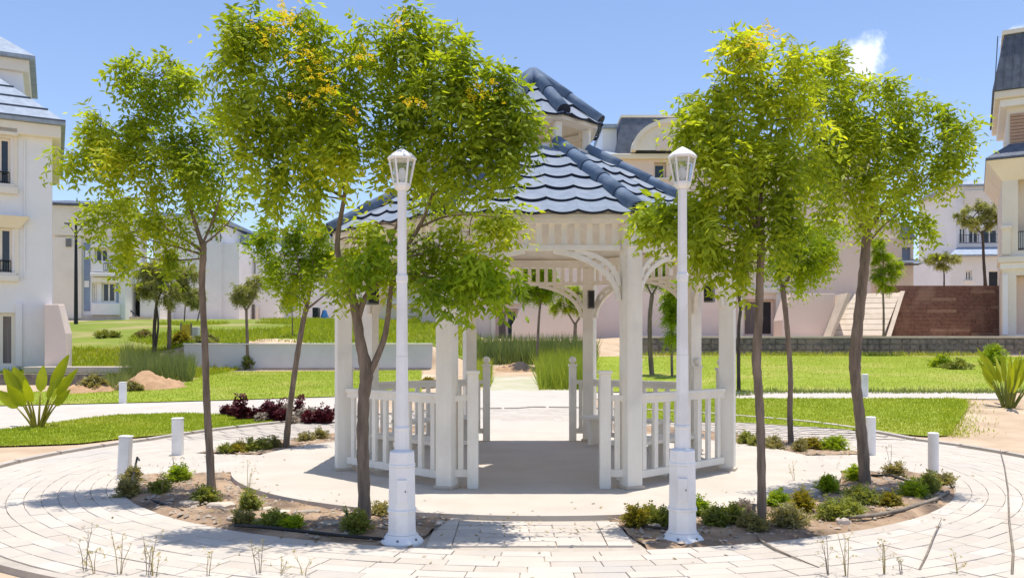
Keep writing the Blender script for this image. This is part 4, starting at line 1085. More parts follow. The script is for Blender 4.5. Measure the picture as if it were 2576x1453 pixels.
for i, (px, py, rx, hp, kind) in enumerate(RP):
    g = GT(px, py); s = g.y/F; rng = np.random.default_rng(500+i)
    t = thing('red_plant', RL[i], 'plant', g, 0, 'dark red plants along the left path')
    w, h = rx*s, hp*s; mb = MB(); cl = []
    for k in range(7):
        a = rng.random()*2*PI; q = Vector((math.cos(a)*w*rng.random(), math.sin(a)*w*rng.random(), h*(.45+.5*rng.random())))
        mb.tube([(q.x*.2, q.y*.2, -.03), (q.x*.6, q.y*.6, q.z*.6), q], [.022, .016, .008], 5)
        for z in np.linspace(.35, 1, 6): cl.append((q.x*z, q.y*z, q.z*z))
    mb.build('stems', mat('red_stem', (.07, .015, .02), (.035, .008, .012), scale=10, rough=.7), t)
    cl = np.array(cl); od = rng.normal(0, 1, cl.shape)
    v, f = frond_mesh((cl, od/np.linalg.norm(od, axis=1, keepdims=True)), 4, .07, .055, .022, 2, .03, .2, rng)
    ob('foliage', npmesh('foliage', v, f, leafP if kind else leafR), t)

# broad leaved plant and spiky plant
def paddle_leaf(t, az, lean, stalk, blade, bw, material, smat, base, curve=.25):
    d = Vector((math.cos(az)*math.sin(lean), math.sin(az)*math.sin(lean), math.cos(lean)))
    pts = [base + d*stalk*u + Vector((math.cos(az), math.sin(az), 0))*curve*.3*u*u for u in np.linspace(0, 1, 6)]
    mb = MB(); mb.tube(pts, list(np.linspace(.03, .012, 6)), 6); l = mb.build('leaf_stalk', smat, t, smooth=True)
    d2 = (pts[-1]-pts[-2]).normalized(); side = d2.cross(Vector((random.uniform(-.5, .5), -1, .2))).normalized(); nrm = side.cross(d2)
    n = 12; vs = []; fs = []
    for i in range(n+1):
        u = i/n; c = pts[-1] + d2*blade*u + Vector((math.cos(az)*.25, math.sin(az)*.25, -.3))*curve*blade*u*u
        w = bw*math.sin(PI*min(1, u**.7*.97+.02))**.75
        for k, q in ((-1, .18), (-.5, .07), (0, 0), (.5, .07), (1, .18)): vs.append(c + side*w*k + nrm*w*q)
    for i in range(n):
        for k in range(4): fs.append((i*5+k, i*5+k+1, (i+1)*5+k+1, (i+1)*5+k))
    mb = MB(); mb.add(vs, fs); mb.build('leaf_blade', material, l, smooth=True)
g = GT(95, 1078)
t = thing('broad_leaf_plant', 'big plant with broad yellow green paddle leaves on the left lawn', 'plant', g)
random.seed(5)
for az, lean, st, bl, bw in ((PI, .62, .62, .55, .15), (2.6, .85, .55, .55, .14), (PI*.98, .30, .55, .62, .15), (1.8, .12, .6, .55, .12), (.1, .35, .65, .75, .13), (.3, .62, .55, .65, .10), (-.4, .48, .5, .5, .11), (-1.6, .25, .45, .5, .12), (4.0, .5, .4, .5, .14), (.0, .85, .42, .42, .10), (3.3, 1.0, .4, .5, .13), (.9, .45, .5, .5, .1)):
    paddle_leaf(t, az, lean*.5, st*1.2, bl*1.0, bw*.8, paddle, paddle_s, Vector((math.cos(az)*.05, math.sin(az)*.05, -.03)))
g = GT(2535, 1025)
t = thing('spiky_plant', 'clump of upright narrow green leaves at the right edge', 'plant', g)
for k in range(26):
    az = random.uniform(0, 2*PI); lean = abs(random.gauss(0, .38)); st = random.uniform(.35, .7)
    paddle_leaf(t, az, lean, st, random.uniform(.4, .75), random.uniform(.035, .07), paddle, leafS, Vector((math.cos(az)*.09, math.sin(az)*.09, -.03)), .18)

# tall grass, mounds
def clump_pts(n, poly):
    """random terrain points under a region of the photograph"""
    out = []
    (x0, y0, x1, y1) = poly
    a, b = GT(x0, y1), GT(x1, y0)
    Y0, Y1 = GT((x0+x1)/2, y1).y, GT((x0+x1)/2, y0).y
    Y = Y0 + (Y1-Y0)*RNG.random(n); px = x0 + (x1-x0)*RNG.random(n)
    return np.column_stack([(px-CX)/F*Y, Y])
blades_at('tall_grass', clump_pts(5200, (305, 925, 485, 962)), .35, 1.0, .013, tallg, 'tall blue green grass clump beside the earth mound', lean=.22)
blades_at('tall_grass', clump_pts(2200, (225, 950, 330, 985)), .15, .5, .012, tallg, 'lower grey green grass left of the tall clump', lean=.3)
blades_at('tall_grass', clump_pts(6500, (1355, 925, 1490, 982)), .35, 1.0, .012, tallgy, 'tall yellow green grass seen through the gazebo opening', lean=.25)
blades_at('tall_grass', clump_pts(9000, (1195, 880, 1500, 918)), .35, .95, .022, tallg, 'tall grass bank in front of the pink building', lean=.2)
blades_at('tall_grass', clump_pts(2500, (1195, 920, 1235, 975)), .15, .45, .012, tallgy, 'short weedy grass left of the worn path', lean=.3)
hb = np.column_stack([RNG.uniform(-24, -2, 52000), RNG.uniform(35, 64, 52000)])
nz_ = np.sin(hb[:, 0]*.7+hb[:, 1]*.31) + np.sin(hb[:, 0]*.23-hb[:, 1]*.5)
blades_at('hill_grass', hb[(nz_ + .3*(hb[:, 0]+14) > -.6)], .06, .26, .03, grassm, 'rough grass on the hillside below the white buildings', off=.03)
hb = np.column_stack([RNG.uniform(-18.5, -11, 16000), RNG.uniform(26.5, 35, 16000)])
blades_at('hill_grass', hb, .05, .22, .022, grassm, 'rough grass on the slope beside the left house', off=.03)
ep = np.array([GT(2375 + abs(RNG.normal(0, 42)) + 10*math.sin(k), 1004 + 98*RNG.random())[:2] for k in range(1500)])
blades_at('edge_grass', ep, .02, .08, .010, grassm, 'sparse grass fading into sand at the right lawn end', lean=.5)
e1 = np.column_stack([RNG.uniform(4.8, 17, 2600), RNG.uniform(20.2, 20.8, 2600)])
blades_at('edge_weeds', e1, .05, .18, .012, tallg, 'weeds along the edge of right cross path', lean=.5)
e2 = np.column_stack([RNG.uniform(6, 24, 3000), RNG.uniform(40.6, 41.7, 3000)])
blades_at('edge_weeds', e2, .08, .3, .02, tallgy, 'weeds at the foot of dark stone wall', lean=.4)

def mound(px, py, rx, hpx, depth, label, seed, material=dirtm):
    g = GT(px, py); s = g.y/F; rng = np.random.default_rng(seed)
    n, m = 34, 18; vs = []; fs = []
    for j in range(m):
        for i in range(n):
            u, v = i/(n-1)*2-1, j/(m-1)*2-1
            r = math.hypot(u, v); x, y = g.x + u*rx*s, g.y + v*depth
            z = float(hgt(x, y)) + max(0, 1-r*r)**1.2*hpx*s*(.75 + .35*math.sin(5*u+seed)*math.cos(4*v)) + (rng.normal(0, .03) if r < .95 else -.06)
            vs.append((x, y, z))
    for j in range(m-1):
        for i in range(n-1): fs.append((j*n+i, j*n+i+1, (j+1)*n+i+1, (j+1)*n+i))
    mb = MB(); mb.add(vs, fs)
    return tag(mb.build('earth_mound', material, smooth=True), label, 'mound', 'heaps of dug earth')
mound(375, 976, 95, 40, 1.2, 'orange heap of dug earth below the tall grass', 2)
mound(225, 985, 70, 24, 1.0, 'lower brown earth heap left of orange heap', 5)
mound(1300, 930, 60, 20, 1.2, 'small earth heap beside the worn path behind gazebo', 7)
mound(690, 862, 95, 8, 1.6, 'flat sandy heap above the long grey wall', 9, sand)

# stones and debris in the left bed
STN = [(560, 1282, 40, 10, 'large flat pale stone at the foot of the leftmost tree'), (478, 1275, 30, 9, 'dark flat stone left of the leftmost tree foot'), (600, 1312, 34, 9, 'pale broken slab at the front edge of left bed'),
       (660, 1290, 26, 8, 'pale slab right of taller dark shrub'), (770, 1300, 36, 8, 'wide flat grey stone in the middle of left bed'), (830, 1325, 34, 7, 'thin grey slab near the forked tree'), (712, 1300, 20, 9, 'small tan stone between slabs'), (430, 1255, 12, 8, 'small white stone under the bright green shrub'),
       (2215, 1240, 26, 8, 'grey stone behind the thick trunk'), (2120, 1325, 20, 12, 'tan clod at the right bed front edge'), (1640, 1335, 24, 9, 'pale stone between yellow shrubs and right lamp post')]
for i, (px, py, w, h, lb) in enumerate(STN):
    g = GT(px, py); s = g.y/F; rng = np.random.default_rng(900+i); rr = random.Random(i)
    n = 9; ang = sorted(rng.random(n)*2*PI)
    mb = MB(); lo, mid, hi = [], [], []
    for a in ang:
        q = .7 + .5*rng.random()
        x, y = math.cos(a)*w*s*q, math.sin(a)*w*s*q*.75
        lo.append((x*1.03, y*1.03, -.04)); mid.append((x, y, h*s*(.7+.5*rng.random()))); hi.append((x*.82, y*.82, h*s*(1.0+.5*rng.random())))
    vs = lo+mid+hi; fs = [tuple(range(2*n, 3*n))]
    for r_ in (0, 1):
        for k in range(n): k2 = (k+1) % n; fs.append((r_*n+k, r_*n+k2, (r_+1)*n+k2, (r_+1)*n+k))
    mb.add(vs, fs); o = mb.build('stone', rockm if i % 3 else concm, loc=g + Vector((0, 0, .02)), bevel=.008)
    tag(o, lb, 'stone', 'stones lying in the planting beds')
# pebbles: uncountable
pb = []
for nm, a0, a1 in beds:
    k = 1100
    aa = RNG.uniform(a0, a1, k); rr_ = RNG.uniform(R_IN+.05, R_BED-.05, k)
    pb.append(np.column_stack([C.x + rr_*np.cos(aa), C.y + rr_*np.sin(aa)]))
pb = np.concatenate(pb); k = len(pb)
oc = np.array([[1, 0, 0], [-1, 0, 0], [0, 1, 0], [0, -1, 0], [0, 0, 1], [0, 0, -1]], float)
ofc = np.array([[0, 2, 4], [2, 1, 4], [1, 3, 4], [3, 0, 4]])
sz = (.008 + .03*RNG.random(k)**3)
v = oc[None]*sz[:, None, None]*RNG.uniform(.5, 1.3, (k, 6, 1))*np.array([1, 1, .6]) + np.column_stack([pb, np.full(k, .035)])[:, None, :]
f = (ofc[None] + (np.arange(k)*6)[:, None, None]).reshape(-1, 3)
tag(ob('gravel', npmesh('gravel', v.reshape(-1, 3), f, rockm)), 'small stones scattered over the planting beds', 'gravel', kind='stuff')

# fallen leaves on beds and paving
nl = 1300
aa = RNG.uniform(-PI, PI, nl); rl = np.clip(RNG.normal(4.42, .42, nl), 2.9, 6.4)
lp = np.column_stack([C.x + rl*np.cos(aa), C.y + rl*np.sin(aa)]); lz = np.where((rl > R_IN) & (rl < R_BED), .05, np.where(rl <= R_IN, .062, .028))
la = RNG.uniform(0, 2*PI, nl); ls = RNG.uniform(.012, .03, nl)
du = np.column_stack([np.cos(la), np.sin(la), RNG.normal(0, .25, nl)])*ls[:, None]; dv_ = np.column_stack([-np.sin(la), np.cos(la), RNG.normal(0, .25, nl)])*(ls*.4)[:, None]
ctr = np.column_stack([lp, lz])
v = np.stack([ctr-du, ctr+dv_, ctr+du, ctr-dv_], 1).reshape(-1, 3)
tag(ob('leaf_litter', npmesh('leaf_litter', v, np.arange(nl*4).reshape(-1, 4), leafmat('dry_leaf', (.16, .11, .05), (.40, .31, .13), trans=.2, tcol=(1, 1, 1)))), 'dry leaves scattered over beds and paving', 'leaf litter', kind='stuff')
# irrigation pipes, branches, dry weeds
def run_tube(name, pts, r, material, label, cat, group=None, n=6):
    q = []
    for p in pts:
        g = GT(p[0], p[1]); q.append(g + Vector((0, 0, (p[2] if len(p) > 2 else .03))))
    mb = MB(); mb.tube(q, r if hasattr(r, '__len__') else [r]*len(q), n); return tag(mb.build(name, material, smooth=True), label, cat, group)
run_tube('irrigation_pipe', [(365, 1262), (400, 1270), (440, 1285), (460, 1292)], .012, pipem, 'black pipe lying behind the grey brown dry shrub', 'pipe', 'irrigation pipes')
run_tube('irrigation_pipe', [(510, 1270), (560, 1288), (610, 1303)], .013, woodm, 'weathered stick lying at the leftmost tree foot', 'stick', 'sticks and pipes in the beds')
run_tube('irrigation_pipe', [(590, 1335, .05), (660, 1342, .06), (760, 1350, .05), (860, 1362, .05), (970, 1368, .04)], .014, pipem, 'long black pipe along the front edge of left bed', 'pipe', 'irrigation pipes')
run_tube('irrigation_pipe', [(325, 1250, .02), (335, 1225, .12), (345, 1205, .26), (350, 1208, .24)], .012, pipem, 'bent black pipe sticking up beside the leaning bollard', 'pipe', 'irrigation pipes')
run_tube('irrigation_pipe', [(2190, 1205, .05), (2240, 1208, .06), (2290, 1222, .05)], .014, pipem, 'black pipe right of the thick trunk', 'pipe', 'irrigation pipes')
run_tube('irrigation_pipe', [(1890, 1330, .03), (1892, 1325, .1), (1897, 1320, .18)], .014, pipem, 'short black pipe stub left of the straight tree', 'pipe', 'irrigation pipes')
run_tube('irrigation_pipe', [(872, 1330, .02), (872, 1330, .16)], .013, pipem, 'short black pipe stub left of the forked tree', 'pipe', 'irrigation pipes')
run_tube('irrigation_pipe', [(2130, 1318, .06), (2200, 1312, .06), (2270, 1297, .06), (2350, 1268, .05), (2385, 1245, .04)], .018, woodm, 'pale wooden edging along the right bed outer curve', 'edging')
run_tube('irrigation_pipe', [(1590, 1330, .05), (1640, 1340, .05), (1690, 1342, .04)], .012, bark_d, 'dark bent twig left of the right lamp post', 'twig', 'fallen branches on the paving')
run_tube('fallen_branch', [(1898, 1350, .03), (1915, 1372, .04), (1950, 1392, .035), (2000, 1412, .03), (2060, 1435, .025)], [.010, .010, .008, .006, .003], woodm, 'long curved olive branch on paving below the straight tree', 'branch', 'fallen branches on the paving')
run_tube('fallen_branch', [(2312, 1440, .02), (2330, 1405, .03), (2348, 1360, .04), (2368, 1320, .06)], [.008, .008, .006, .003], woodm, 'straight grey twig pointing up right on the paving', 'branch', 'fallen branches on the paving')
run_tube('fallen_branch', [(2545, 1452, .02), (2548, 1400, .03), (2538, 1320, .04), (2535, 1240, .05), (2526, 1180, .05), (2515, 1138, .05)], [.009, .009, .008, .007, .006, .004], woodm, 'long grey branch near the right edge of paving', 'branch', 'fallen branches on the paving')
WD = [(213, 1440, 100, 'dry thin weed leftmost in the foreground'), (240, 1448, 80, 'dry branching weed second from left in foreground'), (300, 1450, 90, 'thick yellow dry stalks in the foreground'), (372, 1452, 95, 'tall yellow flowering stalk in foreground'), (388, 1455, 70, 'yellow dry stalk beside the flowering one'),
      (522, 1452, 60, 'pale brown dry stalk front middle left'), (652, 1450, 75, 'yellow tipped dry weed below the left bed'), (705, 1452, 50, 'short yellow tipped weed right of tall one'), (765, 1453, 40, 'thin brown weed left of lamp post foreground'), (2085, 1452, 100, 'dry twiggy weed at right foreground'), (2130, 1455, 90, 'dry weed beside fallen branch'),
      (2225, 1450, 70, 'single thin dry stem right foreground'), (2270, 1450, 40, 'small green weed at the right foreground'), (2410, 1448, 60, 'dry weed at far right foreground'),
      (404, 1250, 70, 'thin dry stem behind the dark green shrub in left bed'), (440, 1200, 60, 'thin stem rising behind the bright green shrub'), (620, 1265, 90, 'tall curved dry stem on the plaza edge'), (2000, 1220, 50, 'thin dry stem left of thick trunk'), (2240, 1195, 60, 'tall thin stem right of thick trunk')]
for i, (px, py, hp, lb) in enumerate(WD):
    g = GT(px, py); s = g.y/F; rr = random.Random(70+i)
    t = thing('dry_weed', lb, 'weed', g, 0, 'dry weeds standing on the paving and beds')
    mb = MB(); h = hp*s*1.3; tips = []
    for k in range(3 if hp > 60 else 2):
        dx, dy = rr.uniform(-.05, .05), rr.uniform(-.05, .05); hh = h*rr.uniform(.6, 1)
        pts = [Vector((dx*.2, dy*.2, -.02)), Vector((dx*.6, dy*.6, hh*.5)), Vector((dx*1.3 + rr.uniform(-.02, .02), dy*1.3, hh))]
        mb.tube(pts, [.0032, .0026, .0014], 5)
        for q in range(3):
            u = rr.uniform(.35, .95); b = pts[0].lerp(pts[2], u); e = b + Vector((rr.uniform(-.06, .06), rr.uniform(-.06, .06), rr.uniform(.01, .06)))
            mb.tube([b, e], [.0014, .0007], 4); tips.append(e)
        tips.append(pts[2])
    mb.build('stems', drym if i % 3 else woodm, t)
    c = np.array([tuple(x) for x in tips]); od = np.tile([0, 0, 1.0], (len(c), 1)); rng = np.random.default_rng(i)
    v, f = frond_mesh((c, od), 2, .022, .009, .0028, 3, .004, .1, rng); tag(ob('seed_heads', npmesh('seed_heads', v, f, leafY if i % 3 else leafO), t), kind='stuff')

# ------------------------------------------------------------------ walls
def wall_run(name, px0, px1, Y, zb, py_top0, py_top1, thick, material, label, cap=None, capm=None, bury=.5):
    a, b = P(px0, py_top0, Y), P(px1, py_top1, Y)
    t = thing(name, label, 'wall', (a.x, Y, zb - bury))
    L = b.x - a.x; h = a.z - zb + bury
    mb = MB(); mb.box(0, L, 0, thick, 0, h); mb.build('body', material, t, bevel=.01)
    if cap:
        mb = MB(); mb.box(-.02, L+.02, -.05, thick+.05, h+.0005, h+cap); mb.build('coping', capm or concm, t, bevel=.01)
    return t, L, h
wall_run('garden_wall', 462, 1086, 34.0, .7, 866, 866, .3, greywall, 'long plain grey rendered wall behind the left lawn', cap=.05, capm=stucco_g)
sw, L, h = wall_run('stone_retaining_wall', 1585, 2800, 42.0, 1.3, 850, 850, .4, stonem, 'low dark stone retaining wall at the back of right lawn', cap=.10, capm=concm)
# separate stones on the face of the retaining wall
rr = random.Random(3); x = .1; cnt = 0
x = .1
while x < min(L, 20.5) and cnt < 296:
    w = rr.uniform(.35, .62); zc = .52
    for rz in range(3):
        hh = .285
        if cnt >= 296: break
        mb = MB(); d = rr.uniform(.015, .07); ww = w - .035
        mb.add([(x, -.001, zc), (x+ww, -.001, zc), (x+ww, -.001, zc+hh-.03), (x, -.001, zc+hh-.03),
                (x+.03, -d, zc+.03), (x+ww-.04, -d, zc+.02), (x+ww-.03, -d, zc+hh-.06), (x+.03, -d, zc+hh-.05)],
               [(4, 5, 6, 7), (0, 1, 5, 4), (1, 2, 6, 5), (2, 3, 7, 6), (3, 0, 4, 7)])
        mb.build('stone_block', stonem, sw); zc += hh; cnt += 1
    x += w
# kerb slabs and low dark wall near the left house
def slab(px0, py0, px1, py1, Y, d, material, label, cat, name, wy=0):
    a, b = P(px0, py0, Y), P(px1, py1, Y)
    mb = MB(); mb.box(0, b.x-a.x, 0, d, b.z-a.z, 0); return tag(mb.build(name, material, loc=(a.x, Y, a.z), bevel=.015), label, cat)
slab(-200, 940, 255, 1000, 25.5, .35, stonem, 'low dark stone wall below the left house', 'wall', 'low_stone_wall')
slab(60, 922, 300, 938, 27.4, 1.0, concm, 'pale concrete slab at the foot of the left house', 'slab', 'concrete_slab')
slab(483, 822, 497, 880, 36.5, .3, greywall, 'grey concrete post above the long grey wall', 'post', 'concrete_post')
t = thing('yellow_board', 'yellow board between dark posts on the hillside', 'board', P(455, 862, 38.5))
s = 38.5/F
for k, x in enumerate((0, 26)):
    mb = MB(); mb.box(x*s-.03, x*s+.03, -.03, .03, -.4, 50*s); mb.build('post', woodm, t)
mb = MB(); mb.box(3*s, 24*s, -.02, .02, 18*s, 46*s); mb.build('panel', yellowm, t)
# flower bushes on the hillside near it
for i, a in enumerate([(455, 870, 26, 40, leafY, 'yellow flowering bush beside the yellow board'), (360, 850, 30, 20, leafO, 'dry bush on the slope right of the left house'), (270, 850, 34, 18, leafS, 'low bush on the slope next to the left house'), (520, 872, 30, 30, leafC, 'grey green bush behind the leftmost tree trunk')]):
    shrub(*a, seed=300+i, llen=.12, group='bushes on the hillside', name='bush', cat='bush')

# street lamp on the hill
g = P(191, 806, 50)
t = thing('street_lamp', 'tall dark street lamp post before the white building at left', 'street lamp', g)
s = 50/F
mb = MB(); mb.tube([(0, 0, -.5), (0, 0, 130*s), (0, 0, 256*s)], [5*s, 4*s, 2.6*s], 10); mb.build('pole', dark, t)
for sx in (-1, 1):
    mb = MB(); mb.tube([(0, 0, 215*s), (sx*10*s, 0, 230*s), (sx*20*s, 0, 242*s)], 1.2*s, 6); a_ = mb.build('arm', dark, t)
    mb = MB(); mb.box(sx*20*s-8*s, sx*20*s+8*s, -.12, .12, 242*s, 246*s); mb.build('lamp_head', boxm, a_, bevel=.03)

# ------------------------------------------------------------------ buildings
class Bld:
    def __init__(s, name, label, px, Y, rot, zb, group=None):
        s.P0 = Vector(((px-CX)/F*Y, Y)); s.a = rot; s.zb = zb
        s.u = Vector((math.cos(rot), math.sin(rot))); s.n = Vector((-math.sin(rot), math.cos(rot)))
        s.t = thing(name, label, 'building', (s.P0.x, s.P0.y, zb), rot, group)
    def uv(s, px, py, w=0):
        d = Vector(((px-CX)/F, 1.0)); t = (w + s.P0.dot(s.n))/d.dot(s.n)
        q = d*t
        return (q-s.P0).dot(s.u), EYE - (py-YH)/F*t - s.zb
    def rect(s, x0, y0, x1, y1, w=0):
        u0, _ = s.uv(x0, y1, w); u1, _ = s.uv(x1, y1, w)
        xm = (x0+x1)/2
        return u0, u1, s.uv(xm, y1, w)[1], s.uv(xm, y0, w)[1]
    def box(s, name, r, w0, w1, m, parent=None, bevel=0, px=True):
        u0, u1, v0, v1 = s.rect(*r, w0) if px else r
        mb = MB(); mb.box(u0, u1, w0, w1, v0, v1)
        return mb.build(name, m, parent or s.t, bevel=bevel)
    def facade(s, name, r, holes, m, depth=8.0, bury=1.5, reveal=.22, w=0, px=True, topslope=0):
        """front wall with real openings, plus sides, back and a closed top"""
        u0, u1, v0, v1 = s.rect(*r, w) if px else r
        v0 -= bury
        H = [s.rect(*h, w) if px else h for h in holes]
        us = sorted({u0, u1, *[min(max(h[0], u0), u1) for h in H], *[min(max(h[1], u0), u1) for h in H]}); vs_ = sorted({v0, v1, *[h[2] for h in H], *[h[3] for h in H]})
        mb = MB()
        for i in range(len(us)-1):
            for j in range(len(vs_)-1):
                cu, cv = (us[i]+us[i+1])/2, (vs_[j]+vs_[j+1])/2
                if any(h[0] < cu < h[1] and h[2] < cv < h[3] for h in H): continue
                mb.add([(us[i], w, vs_[j]), (us[i+1], w, vs_[j]), (us[i+1], w, vs_[j+1]), (us[i], w, vs_[j+1])], [(0, 1, 2, 3)])
        for h in H:
            a, b, c, d = h
            for q in (((a, c), (a, d)), ((b, c), (b, d)), ((a, c), (b, c)), ((a, d), (b, d))):
                (x, z), (x2, z2) = q
                mb.add([(x, w, z), (x2, w, z2), (x2, w+reveal, z2), (x, w+reveal, z)], [(0, 1, 2, 3)])
            mb.add([(a, w+reveal, c), (b, w+reveal, c), (b, w+reveal, d), (a, w+reveal, d)], [(0, 1, 2, 3)])
        D = w+depth
        mb.add([(u0, w, v0), (u0, D, v0), (u0, D, v1), (u0, w, v1), (u1, w, v0), (u1, D, v0), (u1, D, v1), (u1, w, v1)],
               [(0, 1, 2, 3), (4, 5, 6, 7), (1, 5, 6, 2), (3, 2, 6, 7)])
        o = mb.build(name, m, s.t)
        return o
    def window(s, r, lights=2, frame=white, pane=glass_d, w=0, reveal=.22, sill=True, px=True, fw=.07, curt=False):
        u0, u1, v0, v1 = s.rect(*r, w) if px else r
        e = .004
        mb = MB(); W = w+reveal
        mb.box(u0+e, u0+fw, W-.08, W-.012, v0+e, v1-e); mb.box(u1-fw, u1-e, W-.08, W-.012, v0+e, v1-e)
        mb.box(u0+fw, u1-fw, W-.08, W-.012, v0+e, v0+fw); mb.box(u0+fw, u1-fw, W-.08, W-.012, v1-fw, v1-e)
        for k in range(1, lights):
            x = u0 + (u1-u0)*k/lights; mb.box(x-fw*.45, x+fw*.45, W-.078, W-.014, v0+fw, v1-fw)
        f = mb.build('window', frame, s.t)
        for k in range(lights):
            a, b = u0+fw*.9 + (u1-u0-fw*1.8)*k/lights, u0+fw*.9 + (u1-u0-fw*1.8)*(k+1)/lights
            mb = MB(); mb.box(a+.005, b-.005, W-.045, W-.03, v0+fw*.9, v1-fw*.9); mb.build('pane', curtain if (curt and k == 0) else pane, f)
        if sill:
            mb = MB(); mb.box(u0-.12, u1+.12, w-.14, w-.003, v0-.12, v0-.003); mb.build('sill', frame, f, bevel=.01)
        return f
    def hip(s, name, u0, u1, w0, w1, v0, v1, inset, m, over=0, parent=None, thick=.12):
        mb = MB()
        a = [(u0-over, w0-over, v0), (u1+over, w0-over, v0), (u1+over, w1+over, v0), (u0-over, w1+over, v0)]
        b = [(u0+inset, w0+inset, v1), (u1-inset, w0+inset, v1), (u1-inset, w1-inset, v1), (u0+inset, w1-inset, v1)]
        c = [(x, y, z-thick) for x, y, z in a]
        mb.add(a+b+c, [(0, 1, 5, 4), (1, 2, 6, 5), (2, 3, 7, 6), (3, 0, 4, 7), (4, 5, 6, 7), (0, 1, 9, 8), (1, 2, 10, 9), (2, 3, 11, 10), (3, 0, 8, 11), (8, 9, 10, 11)])
        return mb.build(name, m, parent or s.t)
    def rail(s, u0, u1, v0, v1, w, parent=None, n=6):
        mb = MB(); mb.tube([(u0, w, v1), (u1, w, v1)], .025, 6); mb.tube([(u0, w, v0+.05), (u1, w, v0+.05)], .02, 6)
        for k in range(n+1): x = u0+(u1-u0)*k/n; mb.tube([(x, w, v0), (x, w, v1)], .012, 5)
        return mb.build('balcony_rail', dark, parent or s.t)

# --- left villa
b = Bld('villa', 'tall white villa with pale tiled hip roofs at the left edge', 131, 29.6, R(28.8), .95)
wins = [(-28, 345, 27, 462), (-28, 572, 31, 685)]; door = (-34, 786, 38, 922)
u1r = b.rect(-330, 292, 131, 922)
b.facade('wall', (-330, 292, 131, 922), wins + [door], stucco, depth=9)
for r in wins:
    f = b.window(r, 2, stucco_c, fw=.09)
    q = b.rect(*r); b.rail(q[0]+.05, q[1]-.05, q[2]+.02, q[2]+.42, .02, f, 8)
b.window(door, 2, stucco_c, curtain, sill=False, fw=.12, curt=True)
b.box('surround', (33, 330, 44, 480), -.05, -.002, stucco_c, bevel=.01); b.box('surround', (37, 570, 48, 690), -.05, -.002, stucco_c, bevel=.01)
b.box('surround', (40, 762, 56, 921), -.08, -.002, stucco, bevel=.01)
b.box('window_hood', (-60, 316, 46, 336), -.28, -.003, stucco_c, bevel=.03)
hood = b.rect(-60, 545, 50, 572)
mb = MB(); a_, c_, v0_, v1_ = hood
mb.add([(a_, -.5, v1_), (c_+.3, -.5, v1_), (c_+.3, -.003, v1_), (a_, -.003, v1_), (a_, -.12, v0_), (c_, -.12, v0_), (c_, -.003, v0_), (a_, -.003, v0_)], [(0, 1, 2, 3), (4, 5, 6, 7), (0, 1, 5, 4), (1, 2, 6, 5), (2, 3, 7, 6), (3, 0, 4, 7)]); mb.build('window_hood', stucco_c, b.t)
b.box('sill_band', (-60, 690, 48, 706), -.2, -.003, stucco_c, bevel=.02); b.box('sill_band', (-60, 466, 46, 484), -.2, -.003, stucco_c, bevel=.02)
b.box('downpipe', (60, 350, 64, 700), -.06, -.003, stucco, bevel=.01)
E = b.rect(-330, 292, 131, 922)
b.box('cornice', (E[0], E[1]+.28, E[3]-.45, E[3]-.002), -.28, 9.2, stucco_c, px=False, bevel=.04)
ro = b.hip('roof', E[0], E[1], 0, 9, E[3]+.12, E[3]+2.0, 1.75, slate_l, .42)
U = b.uv(58, 235, 2.2)[0]; vt = b.uv(58, 160, 2.2)[1]
b.box('upper_storey', (E[0]+2, U, E[3]+.6, vt), 2.2, 7, stucco, px=False)
b.box('cornice', (E[0]+2, U+.2, vt-.35, vt+.1), 2.0, 7.2, stucco_c, px=False, bevel=.04)
b.hip('upper_roof', E[0]+2, U, 2.2, 7, vt+.22, vt+1.15, .8, slate_l, .4)
for i in range(4):
    mb = MB(); k = i/4; z = E[3]+.14+1.88*k; ins = 2.17*k - .42
    mb.box(E[0]+ins, E[1]-ins, ins-.02, ins+.03, z-.015, z+.035); mb.build('tile_course', slate, ro)
# wing wall with a sloping top
wf = [(112, 920), (172, 916), (165, 838), (148, 765), (112, 765)]; wbk = [(112, 920), (181, 916), (181, 838), (162, 765), (112, 765)]
mb = MB(); n = 5
vs = []
for poly_, w0_ in ((wf, -1.2), (wbk, -.005)):
    for i, (x_, y_) in enumerate(poly_):
        uu, vv = b.uv(x_, y_, w0_); vs.append((uu, w0_, vv - (.9 if i < 2 else 0)))
mb.add(vs, [tuple(range(n-1, -1, -1)), tuple(range(n, 2*n))] + [(i, (i+1) % n, n+(i+1) % n, n+i) for i in range(n)])
mb.build('wing_wall', stucco_p, b.t, bevel=.02)

# --- white house with bay window
b = Bld('white_house', 'pale house with blue grey panels and a bay window behind the left villa', 132, 62, R(14), 4.0)
wn_ = [(232, 735, 262, 762), (266, 735, 288, 762)]
ux0, ux1, vv0, vv1 = b.rect(95, 520, 312, 806)
top_win = (238, 625, 272, 680); lowl = (231, 712, 245, 760); low = (255, 710, 290, 760)
b.facade('wall', (95, 520, 315, 806), [top_win, lowl, low], stucco_g, depth=9, reveal=.3)
b.window(top_win, 2, white, reveal=.3, fw=.12); b.window(lowl, 2, white, reveal=.3, fw=.12, sill=False); b.window(low, 2, white, reveal=.3, fw=.12)
b.box('side_panel', (135, 597, 205, 800), -.25, -.003, stucco_c)
b.box('blue_panel', (211, 610, 226, 782), -.05, -.003, bluep); b.box('blue_panel', (292, 640, 298, 760), -.05, -.003, bluep)
b.box('panel_light', (214, 630, 224, 648), -.09, -.052, stucco); b.box('panel_light', (212, 706, 224, 722), -.09, -.052, stucco)
b.box('balcony', (229, 656, 305, 684), -.7, -.35, stucco, bevel=.04)
b.box('balcony_slab', (226, 686, 307, 694), -.9, -.003, stucco, bevel=.04)
q = b.rect(266, 664, 292, 684); b.rail(q[0], q[1], q[2], q[3], -.72, None, 6)
